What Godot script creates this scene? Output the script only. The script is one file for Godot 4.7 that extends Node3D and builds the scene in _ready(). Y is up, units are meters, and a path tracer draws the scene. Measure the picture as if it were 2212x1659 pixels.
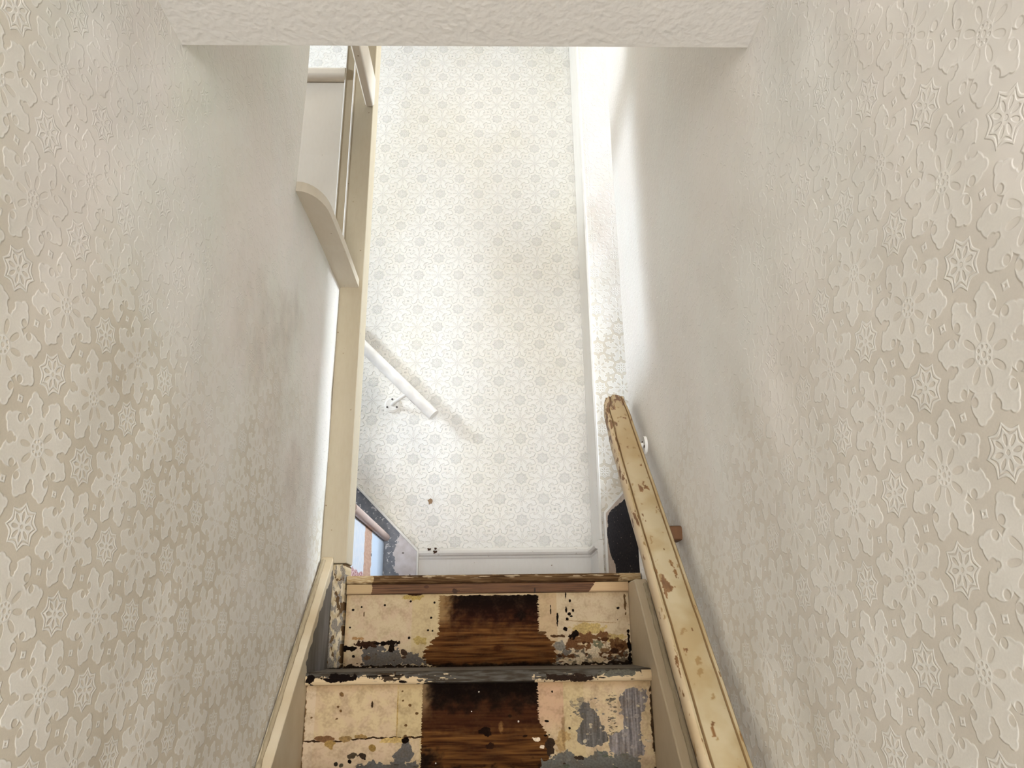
extends Node3D
# A narrow cottage staircase seen from its lower steps. Helper coordinates are (x, height above the eye, distance ahead); v() turns them into the world's.

const EYE := 1.91
const XL := -0.3855      # inner faces of the strings
const XR := 0.3126
const WL := -0.4155      # wall faces beside the stair
const WR := 0.3436
const DB := 2.51         # wall at the head of the stair
const DN := 2.32         # nearer piece of that wall
const G := 0.14          # landing floor

var noise_a := FastNoiseLite.new()
var noise_b := FastNoiseLite.new()
var noise_c := FastNoiseLite.new()
var grain := FastNoiseLite.new()
var M := {}
var used_names := {}


class Shape:
	var p := PackedVector3Array()
	var n := PackedVector3Array()
	var t := PackedVector2Array()
	var t2 := PackedVector2Array()

	func v(q: Vector3) -> Vector3:
		return Vector3(q.x, q.y + 1.91, -q.z)

	func w(q: Vector3) -> Vector3:
		return Vector3(q.x, q.y, -q.z)

	# one triangle, points and normals already in the world's axes
	func tri(a: Array, b: Array, c: Array) -> void:
		var g: Vector3 = (b[0] - a[0]).cross(c[0] - a[0])
		var order := [a, b, c]
		if g.dot(a[1] + b[1] + c[1]) > 0:
			order = [a, c, b]
		for k in order:
			p.append(k[0])
			n.append(k[1])
			t.append(k[2] if k.size() > 2 else Vector2(k[0].x + k[0].z, k[0].y))
			t2.append(k[3] if k.size() > 3 else Vector2.ZERO)

	func quad(a: Array, b: Array, c: Array, d: Array) -> void:
		tri(a, b, c)
		tri(a, c, d)

	# box between two corners (x, h, D) with rounded-looking chamfers
	func box(lo: Vector3, hi: Vector3, r := 0.003, uv = null) -> Shape:
		var c := (v(lo) + v(hi)) / 2.0
		var h := (v(hi) - v(lo)).abs() / 2.0
		r = minf(r, 0.45 * minf(h.x, minf(h.y, h.z)))
		var at := func(s: Vector3, axis: int) -> Array:
			var q := h - Vector3.ONE * r
			q[axis] = h[axis]
			var nn := Vector3.ZERO
			nn[axis] = s[axis]
			var pos := c + q * s
			var out := [pos, nn]
			if uv != null:
				out.append(uv.call(Vector3(pos.x, pos.y - 1.91, -pos.z)))
			return out
		for axis in 3:
			var b := (axis + 1) % 3
			var e := (axis + 2) % 3
			for s in [-1.0, 1.0]:
				var q := []
				for k in [[-1, -1], [1, -1], [1, 1], [-1, 1]]:
					var sg := Vector3.ZERO
					sg[axis] = s
					sg[b] = k[0]
					sg[e] = k[1]
					q.append(at.call(sg, axis))
				quad(q[0], q[1], q[2], q[3])
			for k in [[-1, -1], [1, -1], [1, 1], [-1, 1]]:
				var s0 := Vector3.ZERO
				s0[axis] = -1.0
				s0[b] = k[0]
				s0[e] = k[1]
				var s1 := s0
				s1[axis] = 1.0
				quad(at.call(s0, b), at.call(s1, b), at.call(s1, e), at.call(s0, e))
		for i in 8:
			var s := Vector3(1 if i & 1 else -1, 1 if i & 2 else -1, 1 if i & 4 else -1)
			tri(at.call(s, 0), at.call(s, 1), at.call(s, 2))
		return self

	# polygon pushed from depth d0 to d1; place(Vector2, depth) gives (x, h, D)
	func prism(poly: PackedVector2Array, place: Callable, d0: float, d1: float, r := 0.0, uv = null) -> Shape:
		if Geometry2D.is_polygon_clockwise(poly):
			poly = poly.duplicate()
			poly.reverse()
		var inner := poly
		if r > 0.0:
			var off := Geometry2D.offset_polygon(poly, -r, Geometry2D.JOIN_MITER)
			if off.size() == 1 and off[0].size() == poly.size():
				inner = PackedVector2Array()
				for q in poly:
					var best: Vector2 = off[0][0]
					for o in off[0]:
						if o.distance_to(q) < best.distance_to(q):
							best = o
					inner.append(best)
			else:
				r = 0.0
		var inside := Geometry2D.triangulate_polygon(inner)
		var sgn := signf(d1 - d0)
		for side in 2:
			var d := d0 if side == 0 else d1
			var dn: Vector3 = (v(place.call(Vector2.ZERO, d1)) - v(place.call(Vector2.ZERO, d0))).normalized() * (-1.0 if side == 0 else 1.0)
			var corner := func(q: Vector2) -> Array:
				return [v(place.call(q, d)), dn, uv.call(q) if uv != null else q]
			for k in range(0, inside.size(), 3):
				tri(corner.call(inner[inside[k]]), corner.call(inner[inside[k + 1]]), corner.call(inner[inside[k + 2]]))
		var e0 := d0 + sgn * r
		var e1 := d1 - sgn * r
		for k in poly.size():
			var a := poly[k]
			var b := poly[(k + 1) % poly.size()]
			if a.distance_to(b) < 1e-6:
				continue
			var o2 := Vector2(b.y - a.y, a.x - b.x).normalized()
			var out: Vector3 = (v(place.call(a + o2, d0)) - v(place.call(a, d0))).normalized()
			var ua: Vector2 = uv.call(a) if uv != null else a
			var ub: Vector2 = uv.call(b) if uv != null else b
			quad([v(place.call(a, e0)), out, ua], [v(place.call(b, e0)), out, ub], [v(place.call(b, e1)), out, ub], [v(place.call(a, e1)), out, ua])
			if r > 0.0:
				var ia := inner[k]
				var ib := inner[(k + 1) % poly.size()]
				for side in 2:
					var d := d0 if side == 0 else d1
					var e := e0 if side == 0 else e1
					var dn: Vector3 = (v(place.call(Vector2.ZERO, d1)) - v(place.call(Vector2.ZERO, d0))).normalized() * (-1.0 if side == 0 else 1.0)
					quad([v(place.call(a, e)), out, ua], [v(place.call(b, e)), out, ub], [v(place.call(ib, d)), dn, ub], [v(place.call(ia, d)), dn, ua])
		return self

	# skin over closed rings of points (x, h, D); creases sharper than 40 degrees stay sharp
	func loft(rings: Array, u_scale := 1.0, capped := true, smooth_deg := 40.0) -> Shape:
		var m: int = rings[0].size()
		var along := 0.0
		var length := 0.0
		for k in rings.size() - 1:
			length += (rings[k + 1][0] - rings[k][0]).length()
		for k in rings.size() - 1:
			var ra: Array = rings[k]
			var rb: Array = rings[k + 1]
			var ca := Vector3.ZERO
			for q in ra:
				ca += v(q) / m
			var fn := []
			var facing := 0.0
			for j in m:
				var a := v(ra[j])
				var b := v(ra[(j + 1) % m])
				var c := v(rb[(j + 1) % m])
				var d := v(rb[j])
				var g := (c - a).cross(d - b)
				var mid := (a + b + c + d) / 4.0
				var cen := ca
				var dir := (v(rb[0]) - v(ra[0])).normalized()
				var off := mid - cen
				off -= dir * off.dot(dir)
				facing += g.dot(off)
				fn.append(g.normalized())
			if facing < 0.0:
				for j in m:
					fn[j] = -fn[j]
			var step: float = (rb[0] - ra[0]).length()
			for j in m:
				var f: Vector3 = fn[j]
				var before: Vector3 = fn[(j + m - 1) % m]
				var after: Vector3 = fn[(j + 1) % m]
				var n0 := (f + before).normalized() if f.angle_to(before) < deg_to_rad(smooth_deg) else f
				var n1 := (f + after).normalized() if f.angle_to(after) < deg_to_rad(smooth_deg) else f
				var u0 := along / length * u_scale
				var u1 := (along + step) / length * u_scale
				var w0 := float(j) / m
				var w1 := float(j + 1) / m
				quad([v(ra[j]), n0, Vector2(u0, w0)], [v(ra[(j + 1) % m]), n1, Vector2(u0, w1)], [v(rb[(j + 1) % m]), n1, Vector2(u1, w1)], [v(rb[j]), n0, Vector2(u1, w0)])
			along += step
		if capped:
			for e in 2:
				var ring: Array = rings[0] if e == 0 else rings[-1]
				var other: Array = rings[1] if e == 0 else rings[-2]
				var c := Vector3.ZERO
				var co := Vector3.ZERO
				for q in ring:
					c += v(q) / m
				for q in other:
					co += v(q) / m
				var flat := (v(ring[1 * m / 3]) - c).cross(v(ring[0]) - c).normalized()
				if flat.dot(c - co) < 0:
					flat = -flat
				var e1 := (v(ring[0]) - c).normalized()
				e1 = (e1 - flat * e1.dot(flat)).normalized()
				var e2 := flat.cross(e1)
				var flat_ring := PackedVector2Array()
				for q in ring:
					flat_ring.append(Vector2((v(q) - c).dot(e1), (v(q) - c).dot(e2)))
				var cut := Geometry2D.triangulate_polygon(flat_ring)
				for j in range(0, cut.size(), 3):
					tri([v(ring[cut[j]]), flat, Vector2(e, 0.5)], [v(ring[cut[j + 1]]), flat, Vector2(e, 0.5)], [v(ring[cut[j + 2]]), flat, Vector2(e, 0.5)])
		return self

	func circle(at: Vector3, a: Vector3, b: Vector3, r: float, m := 20) -> Array:
		var out := []
		for k in m:
			var f := TAU * k / m
			out.append(at + a * cos(f) * r + b * sin(f) * r)
		return out

	func rod(a: Vector3, b: Vector3, r: float, m := 16, r2 := -1.0) -> Shape:
		var d := (b - a).normalized()
		var s := d.cross(Vector3(0.31, 0.9, 0.2)).normalized()
		var e := d.cross(s).normalized()
		return loft([circle(a, s, e, r, m), circle(b, s, e, r if r2 < 0 else r2, m)], 1.0, true, 60.0)

	func bent(path: Array, r: float, m := 12) -> Shape:
		var rings := []
		for k in path.size():
			var d: Vector3 = (path[mini(k + 1, path.size() - 1)] - path[maxi(k - 1, 0)]).normalized()
			var s := d.cross(Vector3(0.31, 0.9, 0.2)).normalized()
			rings.append(circle(path[k], s, d.cross(s).normalized(), r, m))
		return loft(rings, 1.0, true, 60.0)

	func commit(origin: Vector3) -> ArrayMesh:
		var q := PackedVector3Array()
		for a in p:
			q.append(a - origin)
		var arrays := []
		arrays.resize(Mesh.ARRAY_MAX)
		arrays[Mesh.ARRAY_VERTEX] = q
		arrays[Mesh.ARRAY_NORMAL] = n
		arrays[Mesh.ARRAY_TEX_UV] = t
		arrays[Mesh.ARRAY_TEX_UV2] = t2
		var m := ArrayMesh.new()
		m.add_surface_from_arrays(Mesh.PRIMITIVE_TRIANGLES, arrays)
		return m


# ---------------------------------------------------------------- naming
func v(q: Vector3) -> Vector3:
	return Vector3(q.x, q.y + EYE, -q.z)


func numbered(called: String) -> String:
	var k: int = used_names.get(called, 0)
	used_names[called] = k + 1
	return called if k == 0 else "%s_%03d" % [called, k]


func tag(o: Node, label: String, category: String, group := "", kind := "") -> Node:
	o.set_meta("label", label)
	o.set_meta("category", category)
	if group:
		o.set_meta("group", group)
	if kind:
		o.set_meta("kind", kind)
	return o


func thing(called: String, label: String, category: String, at: Vector3, group := "") -> Node3D:
	var o := Node3D.new()
	o.name = numbered(called)
	add_child(o)
	o.position = v(at)
	tag(o, label, category, group)
	return o


func build(called: String, s: Shape, m: Material, parent: Node3D = null) -> MeshInstance3D:
	var o := MeshInstance3D.new()
	var lo := s.p[0]
	var hi := s.p[0]
	for q in s.p:
		lo = lo.min(q)
		hi = hi.max(q)
	var base := Vector3((lo.x + hi.x) / 2.0, lo.y, (lo.z + hi.z) / 2.0)
	o.mesh = s.commit(base)
	o.material_override = m
	o.cast_shadow = GeometryInstance3D.SHADOW_CASTING_SETTING_ON
	if parent:
		o.name = called
		parent.add_child(o, true)
		var up := Vector3.ZERO
		var a: Node = parent
		while a is Node3D and a != self:
			up += a.position
			a = a.get_parent()
		o.position = base - up
	else:
		o.name = numbered(called)
		add_child(o)
		o.position = base
	return o


func structure(called: String, s: Shape, m: Material, label: String, category: String) -> MeshInstance3D:
	var o := build(called, s, m)
	tag(o, label, category, "", "structure")
	return o


# ---------------------------------------------------------------- painting
func rgb(r: float, g: float, b: float) -> Color:
	return Color(r / 255.0, g / 255.0, b / 255.0)


func canvas(w: int, h: int, c: Color) -> Image:
	var im := Image.create_empty(w, h, false, Image.FORMAT_RGBA8)
	im.fill(c)
	return im


# ragged ellipse of colour, in fractions of the picture
func blot(im: Image, cx: float, cy: float, rx: float, ry: float, c: Color, rag := 0.5, a := 1.0, soft := 0.08) -> void:
	var w := im.get_width()
	var h := im.get_height()
	var reach := 1.0 + rag
	for y in range(maxi(0, int((cy - ry * reach) * h)), mini(h, int((cy + ry * reach) * h) + 1)):
		for x in range(maxi(0, int((cx - rx * reach) * w)), mini(w, int((cx + rx * reach) * w) + 1)):
			var dx := (float(x) / w - cx) / rx
			var dy := (float(y) / h - cy) / ry
			var d := sqrt(dx * dx + dy * dy) + rag * 1.3 * noise_a.get_noise_2d(x + cx * 3000.0, y + cy * 1700.0)
			if d < 1.0:
				var k := a * clampf((1.0 - d) / soft, 0.0, 1.0)
				var f := 1.0 + 0.18 * noise_b.get_noise_2d(x, y)
				im.set_pixel(x, y, im.get_pixel(x, y).lerp(Color(c.r * f, c.g * f, c.b * f), k))


# ragged polygon of colour
func patch(im: Image, pts: PackedVector2Array, c: Color, rag := 0.01, a := 1.0, streaks := 0.0) -> void:
	var w := im.get_width()
	var h := im.get_height()
	var lo := pts[0]
	var hi := pts[0]
	for q in pts:
		lo = lo.min(q)
		hi = hi.max(q)
	var asp := float(w) / h
	for y in range(maxi(0, int((lo.y - rag * asp) * h)), mini(h, int((hi.y + rag * asp) * h) + 1)):
		for x in range(maxi(0, int((lo.x - rag) * w)), mini(w, int((hi.x + rag) * w) + 1)):
			var q := Vector2(float(x) / w + rag * 1.6 * noise_a.get_noise_2d(x, y), float(y) / h + rag * 1.6 * asp * noise_a.get_noise_2d(x + 900.0, y + 300.0))
			if Geometry2D.is_point_in_polygon(q, pts):
				var f := 1.0 + 0.14 * noise_b.get_noise_2d(x, y) + streaks * grain.get_noise_2d(x * 5.0, y * 0.25)
				im.set_pixel(x, y, im.get_pixel(x, y).lerp(Color(c.r * f, c.g * f, c.b * f), a))


# chips of bare wood and grime scattered over a part of the picture
func chips(im: Image, x0: float, y0: float, x1: float, y1: float, c: Color, threshold: float, scale := 1.0, shift := 0.0) -> void:
	var w := im.get_width()
	var h := im.get_height()
	for y in range(int(y0 * h), mini(h, int(y1 * h))):
		for x in range(int(x0 * w), mini(w, int(x1 * w))):
			var d := noise_a.get_noise_2d(x * scale * 0.55 + shift, y * scale * 0.9 + shift) * 1.15
			if d > threshold:
				im.set_pixel(x, y, im.get_pixel(x, y).lerp(c, clampf((d - threshold) * 14.0, 0.0, 1.0)))


func tex(im: Image) -> ImageTexture:
	im.generate_mipmaps()
	return ImageTexture.create_from_image(im)


func paint(c: Color, rough := 0.55, image: Image = null, relief: Image = null, depth := 0.05) -> StandardMaterial3D:
	var m := StandardMaterial3D.new()
	m.albedo_color = c
	m.roughness = rough
	m.metallic_specular = 0.35
	if image:
		m.albedo_texture = tex(image)
	if relief:
		m.heightmap_enabled = true
		m.heightmap_texture = tex(relief)
		m.heightmap_scale = depth
	return m


# old gloss paint: faint brush marks, yellowing and small knocks, mapped by the thing's own axes
func gloss(c: Color, dirt: Color, amount := 0.25, seed_at := 0.0, rough := 0.45) -> StandardMaterial3D:
	var im := canvas(384, 384, Color.WHITE)
	for y in 384:
		for x in 384:
			var d := 0.5 + 0.5 * noise_c.get_noise_2d(x * 0.35 + seed_at, y * 0.22 + seed_at)
			var e := 0.5 + 0.5 * noise_b.get_noise_2d(x + seed_at, y * 0.3)
			im.set_pixel(x, y, c.lerp(dirt, amount * (0.65 * d + 0.35 * e)))
	chips(im, 0, 0, 1, 1, rgb(112, 88, 62), 0.74, 1.6, seed_at)
	var m := paint(Color.WHITE, rough, im)
	m.uv1_triplanar = true
	m.uv1_scale = Vector3.ONE * 2.2
	return m


# relief of the embossed paper: scalloped medallions and eight-pointed stars on a chequer, small squares between
func emboss(px: int) -> PackedFloat32Array:
	var out := PackedFloat32Array()
	out.resize(px * px)
	for y in px:
		for x in px:
			var q := Vector2((x + 0.5) / px, (y + 0.5) / px)
			# stars stand at (0, 0) and (.5, .5), medallions at (.5, 0) and (0, .5)
			var s := Vector2(fposmod(q.x + 0.25, 0.5) - 0.25, fposmod(q.y + 0.25, 0.5) - 0.25)
			var cell := int(round(q.x * 2.0)) + int(round(q.y * 2.0))
			var star := Vector2.ZERO
			var med := Vector2.ZERO
			if cell % 2 == 0:
				star = s
				med = Vector2(0.5 - absf(s.x), s.y) if absf(s.x) > absf(s.y) else Vector2(s.x, 0.5 - absf(s.y))
			else:
				med = s
				star = Vector2(0.5 - absf(s.x), s.y) if absf(s.x) > absf(s.y) else Vector2(s.x, 0.5 - absf(s.y))
			var h := medallion(med)
			h = maxf(h, octagram(star))
			var k := Vector2(absf(fposmod(q.x, 0.5) - 0.25), absf(fposmod(q.y, 0.5) - 0.25))
			var sq := maxf(k.x, k.y)
			h = maxf(h, smoothstep(0.026, 0.018, sq) * smoothstep(0.004, 0.011, sq))
			out[y * px + x] = h
	return out


func fold(a: Vector2) -> Vector2:
	a = a.abs()
	return Vector2(maxf(a.x, a.y), minf(a.x, a.y))


func medallion(a: Vector2) -> float:
	var b := fold(a)              # one eighth: from the axis (y = 0) to the diagonal
	var lobe := Vector2(0.232, 0.088)
	var d := b.length() - 0.205
	d = minf(d, b.distance_to(lobe) - 0.084)
	var stem := Vector2(0.30, 0.115)
	d = minf(d, b.distance_to(stem) - 0.036)
	# trefoil notches bitten out on the axis and on the diagonal
	d = maxf(d, 0.036 - b.distance_to(Vector2(0.262, 0.0)))
	d = maxf(d, 0.018 - b.distance_to(Vector2(0.222, 0.0)))
	d = maxf(d, 0.030 - b.distance_to(Vector2(0.188, 0.188)))
	d = maxf(d, 0.026 - b.distance_to(Vector2(0.205, 0.142)))
	var inside := smoothstep(0.006, -0.006, d)
	var h := inside * (0.74 + 0.26 * smoothstep(-0.022, -0.004, d))
	# eight petals pressed in
	for k in 2:
		var u := Vector2(1, 0) if k == 0 else Vector2(0.7071, 0.7071)
		var along := b.dot(u) - 0.118
		var across := absf(b.x * u.y - b.y * u.x)
		var e := Vector2(along / 0.05, across / (0.021 + 0.10 * maxf(0.0, along)) ).length()
		h *= 1.0 - 0.85 * smoothstep(1.1, 0.8, e)
	# flower in the middle
	var r := b.length()
	if r < 0.062:
		var ang := atan2(b.y, b.x)
		var hole := Vector2(r - 0.043, 0.043 * minf(absf(ang), absf(ang - PI / 4.0))).length()
		h = maxf(0.0, 1.0 - 0.8 * smoothstep(0.012, 0.007, hole) - 0.75 * smoothstep(0.019, 0.012, r))
	return h


func octagram(a: Vector2) -> float:
	var b := fold(a)
	var r := b.length()
	var ang := atan2(b.y, b.x)       # 0 .. 45 degrees, points at 0 and 45
	var t := minf(ang, PI / 4.0 - ang) / (PI / 8.0)
	var edge := 0.148 - 0.034 * (1.0 - (1.0 - t) * (1.0 - t))
	var d := r - edge
	if d > 0.01:
		return 0.0
	var h := smoothstep(0.006, 0.0, d) * (1.0 - 0.8 * smoothstep(-0.012, -0.017, d) * smoothstep(-0.030, -0.024, d))
	for k in 2:
		var u := Vector2(1, 0) if k == 0 else Vector2(0.7071, 0.7071)
		var along := b.dot(u) - (0.062 if k == 0 else 0.066)
		var across := absf(b.x * u.y - b.y * u.x)
		var e := Vector2(along / 0.031, across / (0.0135 + 0.16 * maxf(-0.06, along * 0.5))).length()
		h *= 1.0 - 0.9 * smoothstep(1.12, 0.8, e)
	if r < 0.014:
		h *= 0.3
	return h


func paper(raised: Color, recess: Color, wear: Image, relief: Image, depth: float, hs: PackedFloat32Array) -> StandardMaterial3D:
	var px := relief.get_width()
	var im := canvas(px, px, raised)
	for y in px:
		for x in px:
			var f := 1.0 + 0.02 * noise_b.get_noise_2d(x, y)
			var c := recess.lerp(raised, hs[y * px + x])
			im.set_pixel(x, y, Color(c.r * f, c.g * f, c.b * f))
	var m := paint(Color.WHITE, 0.7, im)
	m.heightmap_enabled = true
	m.heightmap_texture = M.relief
	m.heightmap_scale = depth
	m.detail_enabled = true
	m.detail_blend_mode = BaseMaterial3D.BLEND_MODE_MIX
	m.detail_uv_layer = BaseMaterial3D.DETAIL_UV_2
	m.detail_albedo = tex(wear)
	return m


# sheet of wall: an uneven grid over a rectangle; place(a, b, out) gives (x, h, D), nrm points to the room
func sheet(s: Shape, a0: float, a1: float, b0: float, b1: float, place: Callable, nrm: Vector3, uv: Callable, uv2: Callable, step := 0.06, bump := 0.003) -> void:
	var na := maxi(1, int(ceil((a1 - a0) / step)))
	var nb := maxi(1, int(ceil((b1 - b0) / step)))
	var grid := []
	for i in na + 1:
		var row := []
		for j in nb + 1:
			var a := lerpf(a0, a1, float(i) / na)
			var b := lerpf(b0, b1, float(j) / nb)
			var off := func(aa: float, bb: float) -> float: return bump * minf(noise_c.get_noise_2d(aa * 260.0, bb * 200.0) - 0.4, -0.05)
			var e := 0.01
			var o: float = off.call(a, b)
			var pa: Vector3 = s.v(place.call(a + e, b, off.call(a + e, b))) - s.v(place.call(a, b, o))
			var pb: Vector3 = s.v(place.call(a, b + e, off.call(a, b + e))) - s.v(place.call(a, b, o))
			var nn := pa.cross(pb).normalized()
			if nn.dot(nrm) < 0:
				nn = -nn
			row.append([s.v(place.call(a, b, o)), nn, uv.call(a, b), uv2.call(a, b)])
		grid.append(row)
	for i in na:
		for j in nb:
			s.quad(grid[i][j], grid[i + 1][j], grid[i + 1][j + 1], grid[i][j + 1])


func area_light(called: String, at: Vector3, towards: Vector3, size: Vector2, energy: float, c: Color) -> void:
	var l := AreaLight3D.new()
	l.name = called
	add_child(l)
	l.area_size = size
	l.light_energy = energy
	l.light_color = c
	l.shadow_enabled = true
	l.area_range = 12.0
	var z := -(v(towards) - v(at)).normalized()
	var x := Vector3.UP.cross(z).normalized()
	l.transform = Transform3D(Basis(x, z.cross(x).normalized(), z), v(at))


func _ready() -> void:
	# ---- camera
	var cam := Camera3D.new()
	cam.name = "camera"
	add_child(cam)
	cam.keep_aspect = Camera3D.KEEP_HEIGHT
	cam.fov = 54.97
	cam.near = 0.02
	cam.transform = Transform3D(Basis(Vector3(0.99974, -0.0123, 0.019), Vector3(0.0055, 0.9462, 0.3235), Vector3(-0.0219, -0.3233, 0.946)).orthonormalized(), v(Vector3.ZERO))
	cam.current = true
	# ---- sky and exposure
	var env := Environment.new()
	env.background_mode = Environment.BG_SKY
	var sky := Sky.new()
	var sm := ProceduralSkyMaterial.new()
	sm.sky_top_color = Color(0.55, 0.68, 0.9)
	sm.sky_horizon_color = Color(0.85, 0.9, 0.96)
	sm.ground_bottom_color = Color(0.35, 0.34, 0.32)
	sm.ground_horizon_color = Color(0.7, 0.72, 0.74)
	sky.sky_material = sm
	env.sky = sky
	env.tonemap_mode = Environment.TONE_MAPPER_LINEAR
	env.tonemap_exposure = 1.04
	env.sdfgi_enabled = true
	env.ssao_enabled = true
	env.ssil_enabled = true
	var we := WorldEnvironment.new()
	we.name = "environment"
	we.environment = env
	add_child(we)
	# ---- unseen window lights, placed to light the walls, newel and risers
	area_light("unseen_window_light", Vector3(-3.12, 2.05, 0.82), Vector3(-0.1, 0.85, 2.4), Vector2(0.5, 0.66), 11.5, Color(0.90, 0.95, 1.0))  # out of view on the upper landing, placed to light the back wall
	area_light("unseen_window_light_001", Vector3(2.12, 1.35, 2.03), Vector3(-0.4, 0.5, 1.8), Vector2(0.44, 0.7), 13.0, Color(0.90, 0.95, 1.0))  # out of view, placed to light the newel side and the wall beside it
	area_light("unseen_window_light_002", Vector3(-0.03, -0.35, -2.78), Vector3(-0.03, 0.05, 1.0), Vector2(0.66, 1.9), 12.5, Color(0.98, 0.99, 1.0))  # out of view behind the camera, placed to light stair and low ceiling

	# ---- noises and materials
	noise_a.seed = 11
	noise_a.frequency = 0.035
	noise_a.fractal_octaves = 5
	noise_b.seed = 5
	noise_b.frequency = 0.11
	noise_b.fractal_octaves = 3
	noise_c.seed = 23
	noise_c.frequency = 0.02
	noise_c.fractal_octaves = 5
	grain.seed = 8
	grain.frequency = 0.02
	grain.fractal_octaves = 4
	materials()
	walls()
	windows()
	unseen_ceiling_lamp()
	lower_stair()
	newel_and_guard()
	flight_behind_newel()
	flight_behind_rail()
	skirting()
	worn_handrail()
	white_handrail()


func materials() -> void:
	var px := 448
	var hs := emboss(px)
	var relief := canvas(px, px, Color.BLACK)
	for y in px:
		for x in px:
			var k := hs[y * px + x]
			relief.set_pixel(x, y, Color(k, k, k))
	M.relief = tex(relief)
	# wall-sized wear: how far later coats and clean paper hide the grimy pattern, and its tints
	var wl := canvas(300, 300, Color.WHITE)
	var wr := canvas(300, 300, Color.WHITE)
	var wb := canvas(300, 300, Color.WHITE)
	for y in 300:
		for x in 300:
			var s := x / 300.0
			var t := y / 300.0
			var n1 := noise_c.get_noise_2d(x * 0.7, y * 0.7)
			var n2 := noise_c.get_noise_2d(x * 0.6 + 700.0, y * 0.6 + 90.0)
			var base := rgb(238, 236, 231)
			var c := base.lerp(rgb(231, 235, 224), clampf(0.5 + 1.6 * n1, 0, 1) * 0.6).lerp(rgb(238, 228, 221), clampf(0.5 + 1.6 * n2, 0, 1) * 0.5)
			var a := clampf(smoothstep(0.72, 0.42, t + 0.2 * n1 + 0.12 * s) * 0.9 + 0.05, 0.0, 1.0)
			wl.set_pixel(x, y, Color(c.r, c.g, c.b, a))
			c = base.lerp(rgb(239, 231, 225), clampf(0.5 + 1.6 * n1, 0, 1) * 0.6)
			a = clampf(smoothstep(0.78, 0.48, t + 0.2 * n2 + 0.1 * s) * 0.82 + 0.15, 0.0, 1.0)
			wr.set_pixel(x, y, Color(c.r, c.g, c.b, a))
			c = rgb(243, 241, 236).lerp(rgb(236, 230, 214), clampf(0.2 + 1.8 * n2, 0, 1) * 0.5)
			wb.set_pixel(x, y, Color(c.r, c.g, c.b, 0.72))
	# grime where hands and shoulders rubbed
	for k in [[0.30, 0.36, 0.07, 0.06], [0.22, 0.53, 0.05, 0.06], [0.33, 0.47, 0.08, 0.09], [0.26, 0.62, 0.06, 0.05], [0.42, 0.42, 0.08, 0.07]]:
		blot(wl, k[0], k[1], k[2], k[3], rgb(196, 182, 168), 0.8, 0.3, 0.9)
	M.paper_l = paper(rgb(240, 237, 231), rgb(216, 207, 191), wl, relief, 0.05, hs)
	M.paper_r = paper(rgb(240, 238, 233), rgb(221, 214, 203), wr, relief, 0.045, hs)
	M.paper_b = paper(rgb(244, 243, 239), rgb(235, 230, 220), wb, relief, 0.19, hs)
	var lump := canvas(256, 256, Color.BLACK)
	for y in 256:
		for x in 256:
			var k := 0.5 + 0.6 * noise_b.get_noise_2d(x * 0.7, y * 0.7)
			lump.set_pixel(x, y, Color(k, k, k))
	M.ceiling = paint(rgb(226, 222, 215), 0.85, null, lump, 0.08)
	M.ceiling.uv1_triplanar = true
	M.ceiling.uv1_scale = Vector3.ONE * 4.0
	M.plaster = paint(rgb(236, 233, 226), 0.85, null, lump, 0.15)
	M.plaster.uv1_triplanar = true
	M.plaster.uv1_scale = Vector3.ONE * 1.5
	M.cream = gloss(rgb(184, 172, 149), rgb(158, 140, 111), 0.45, 0.0)
	M.panel = gloss(rgb(224, 216, 203), rgb(206, 194, 176), 0.45, 260.0)
	M.cream_dull = gloss(rgb(188, 174, 150), rgb(160, 142, 112), 0.5, 80.0)
	M.white = gloss(rgb(240, 238, 233), rgb(214, 205, 192), 0.35, 40.0, 0.4)
	M.string = gloss(rgb(206, 190, 164), rgb(176, 152, 118), 0.55, 360.0)
	M.ledge = gloss(rgb(212, 202, 184), rgb(188, 172, 146), 0.5, 460.0)
	M.tread = gloss(rgb(112, 106, 100), rgb(70, 58, 44), 0.7, 130.0, 0.6)
	M.board = gloss(rgb(120, 84, 54), rgb(66, 42, 24), 0.7, 310.0, 0.7)


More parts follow.
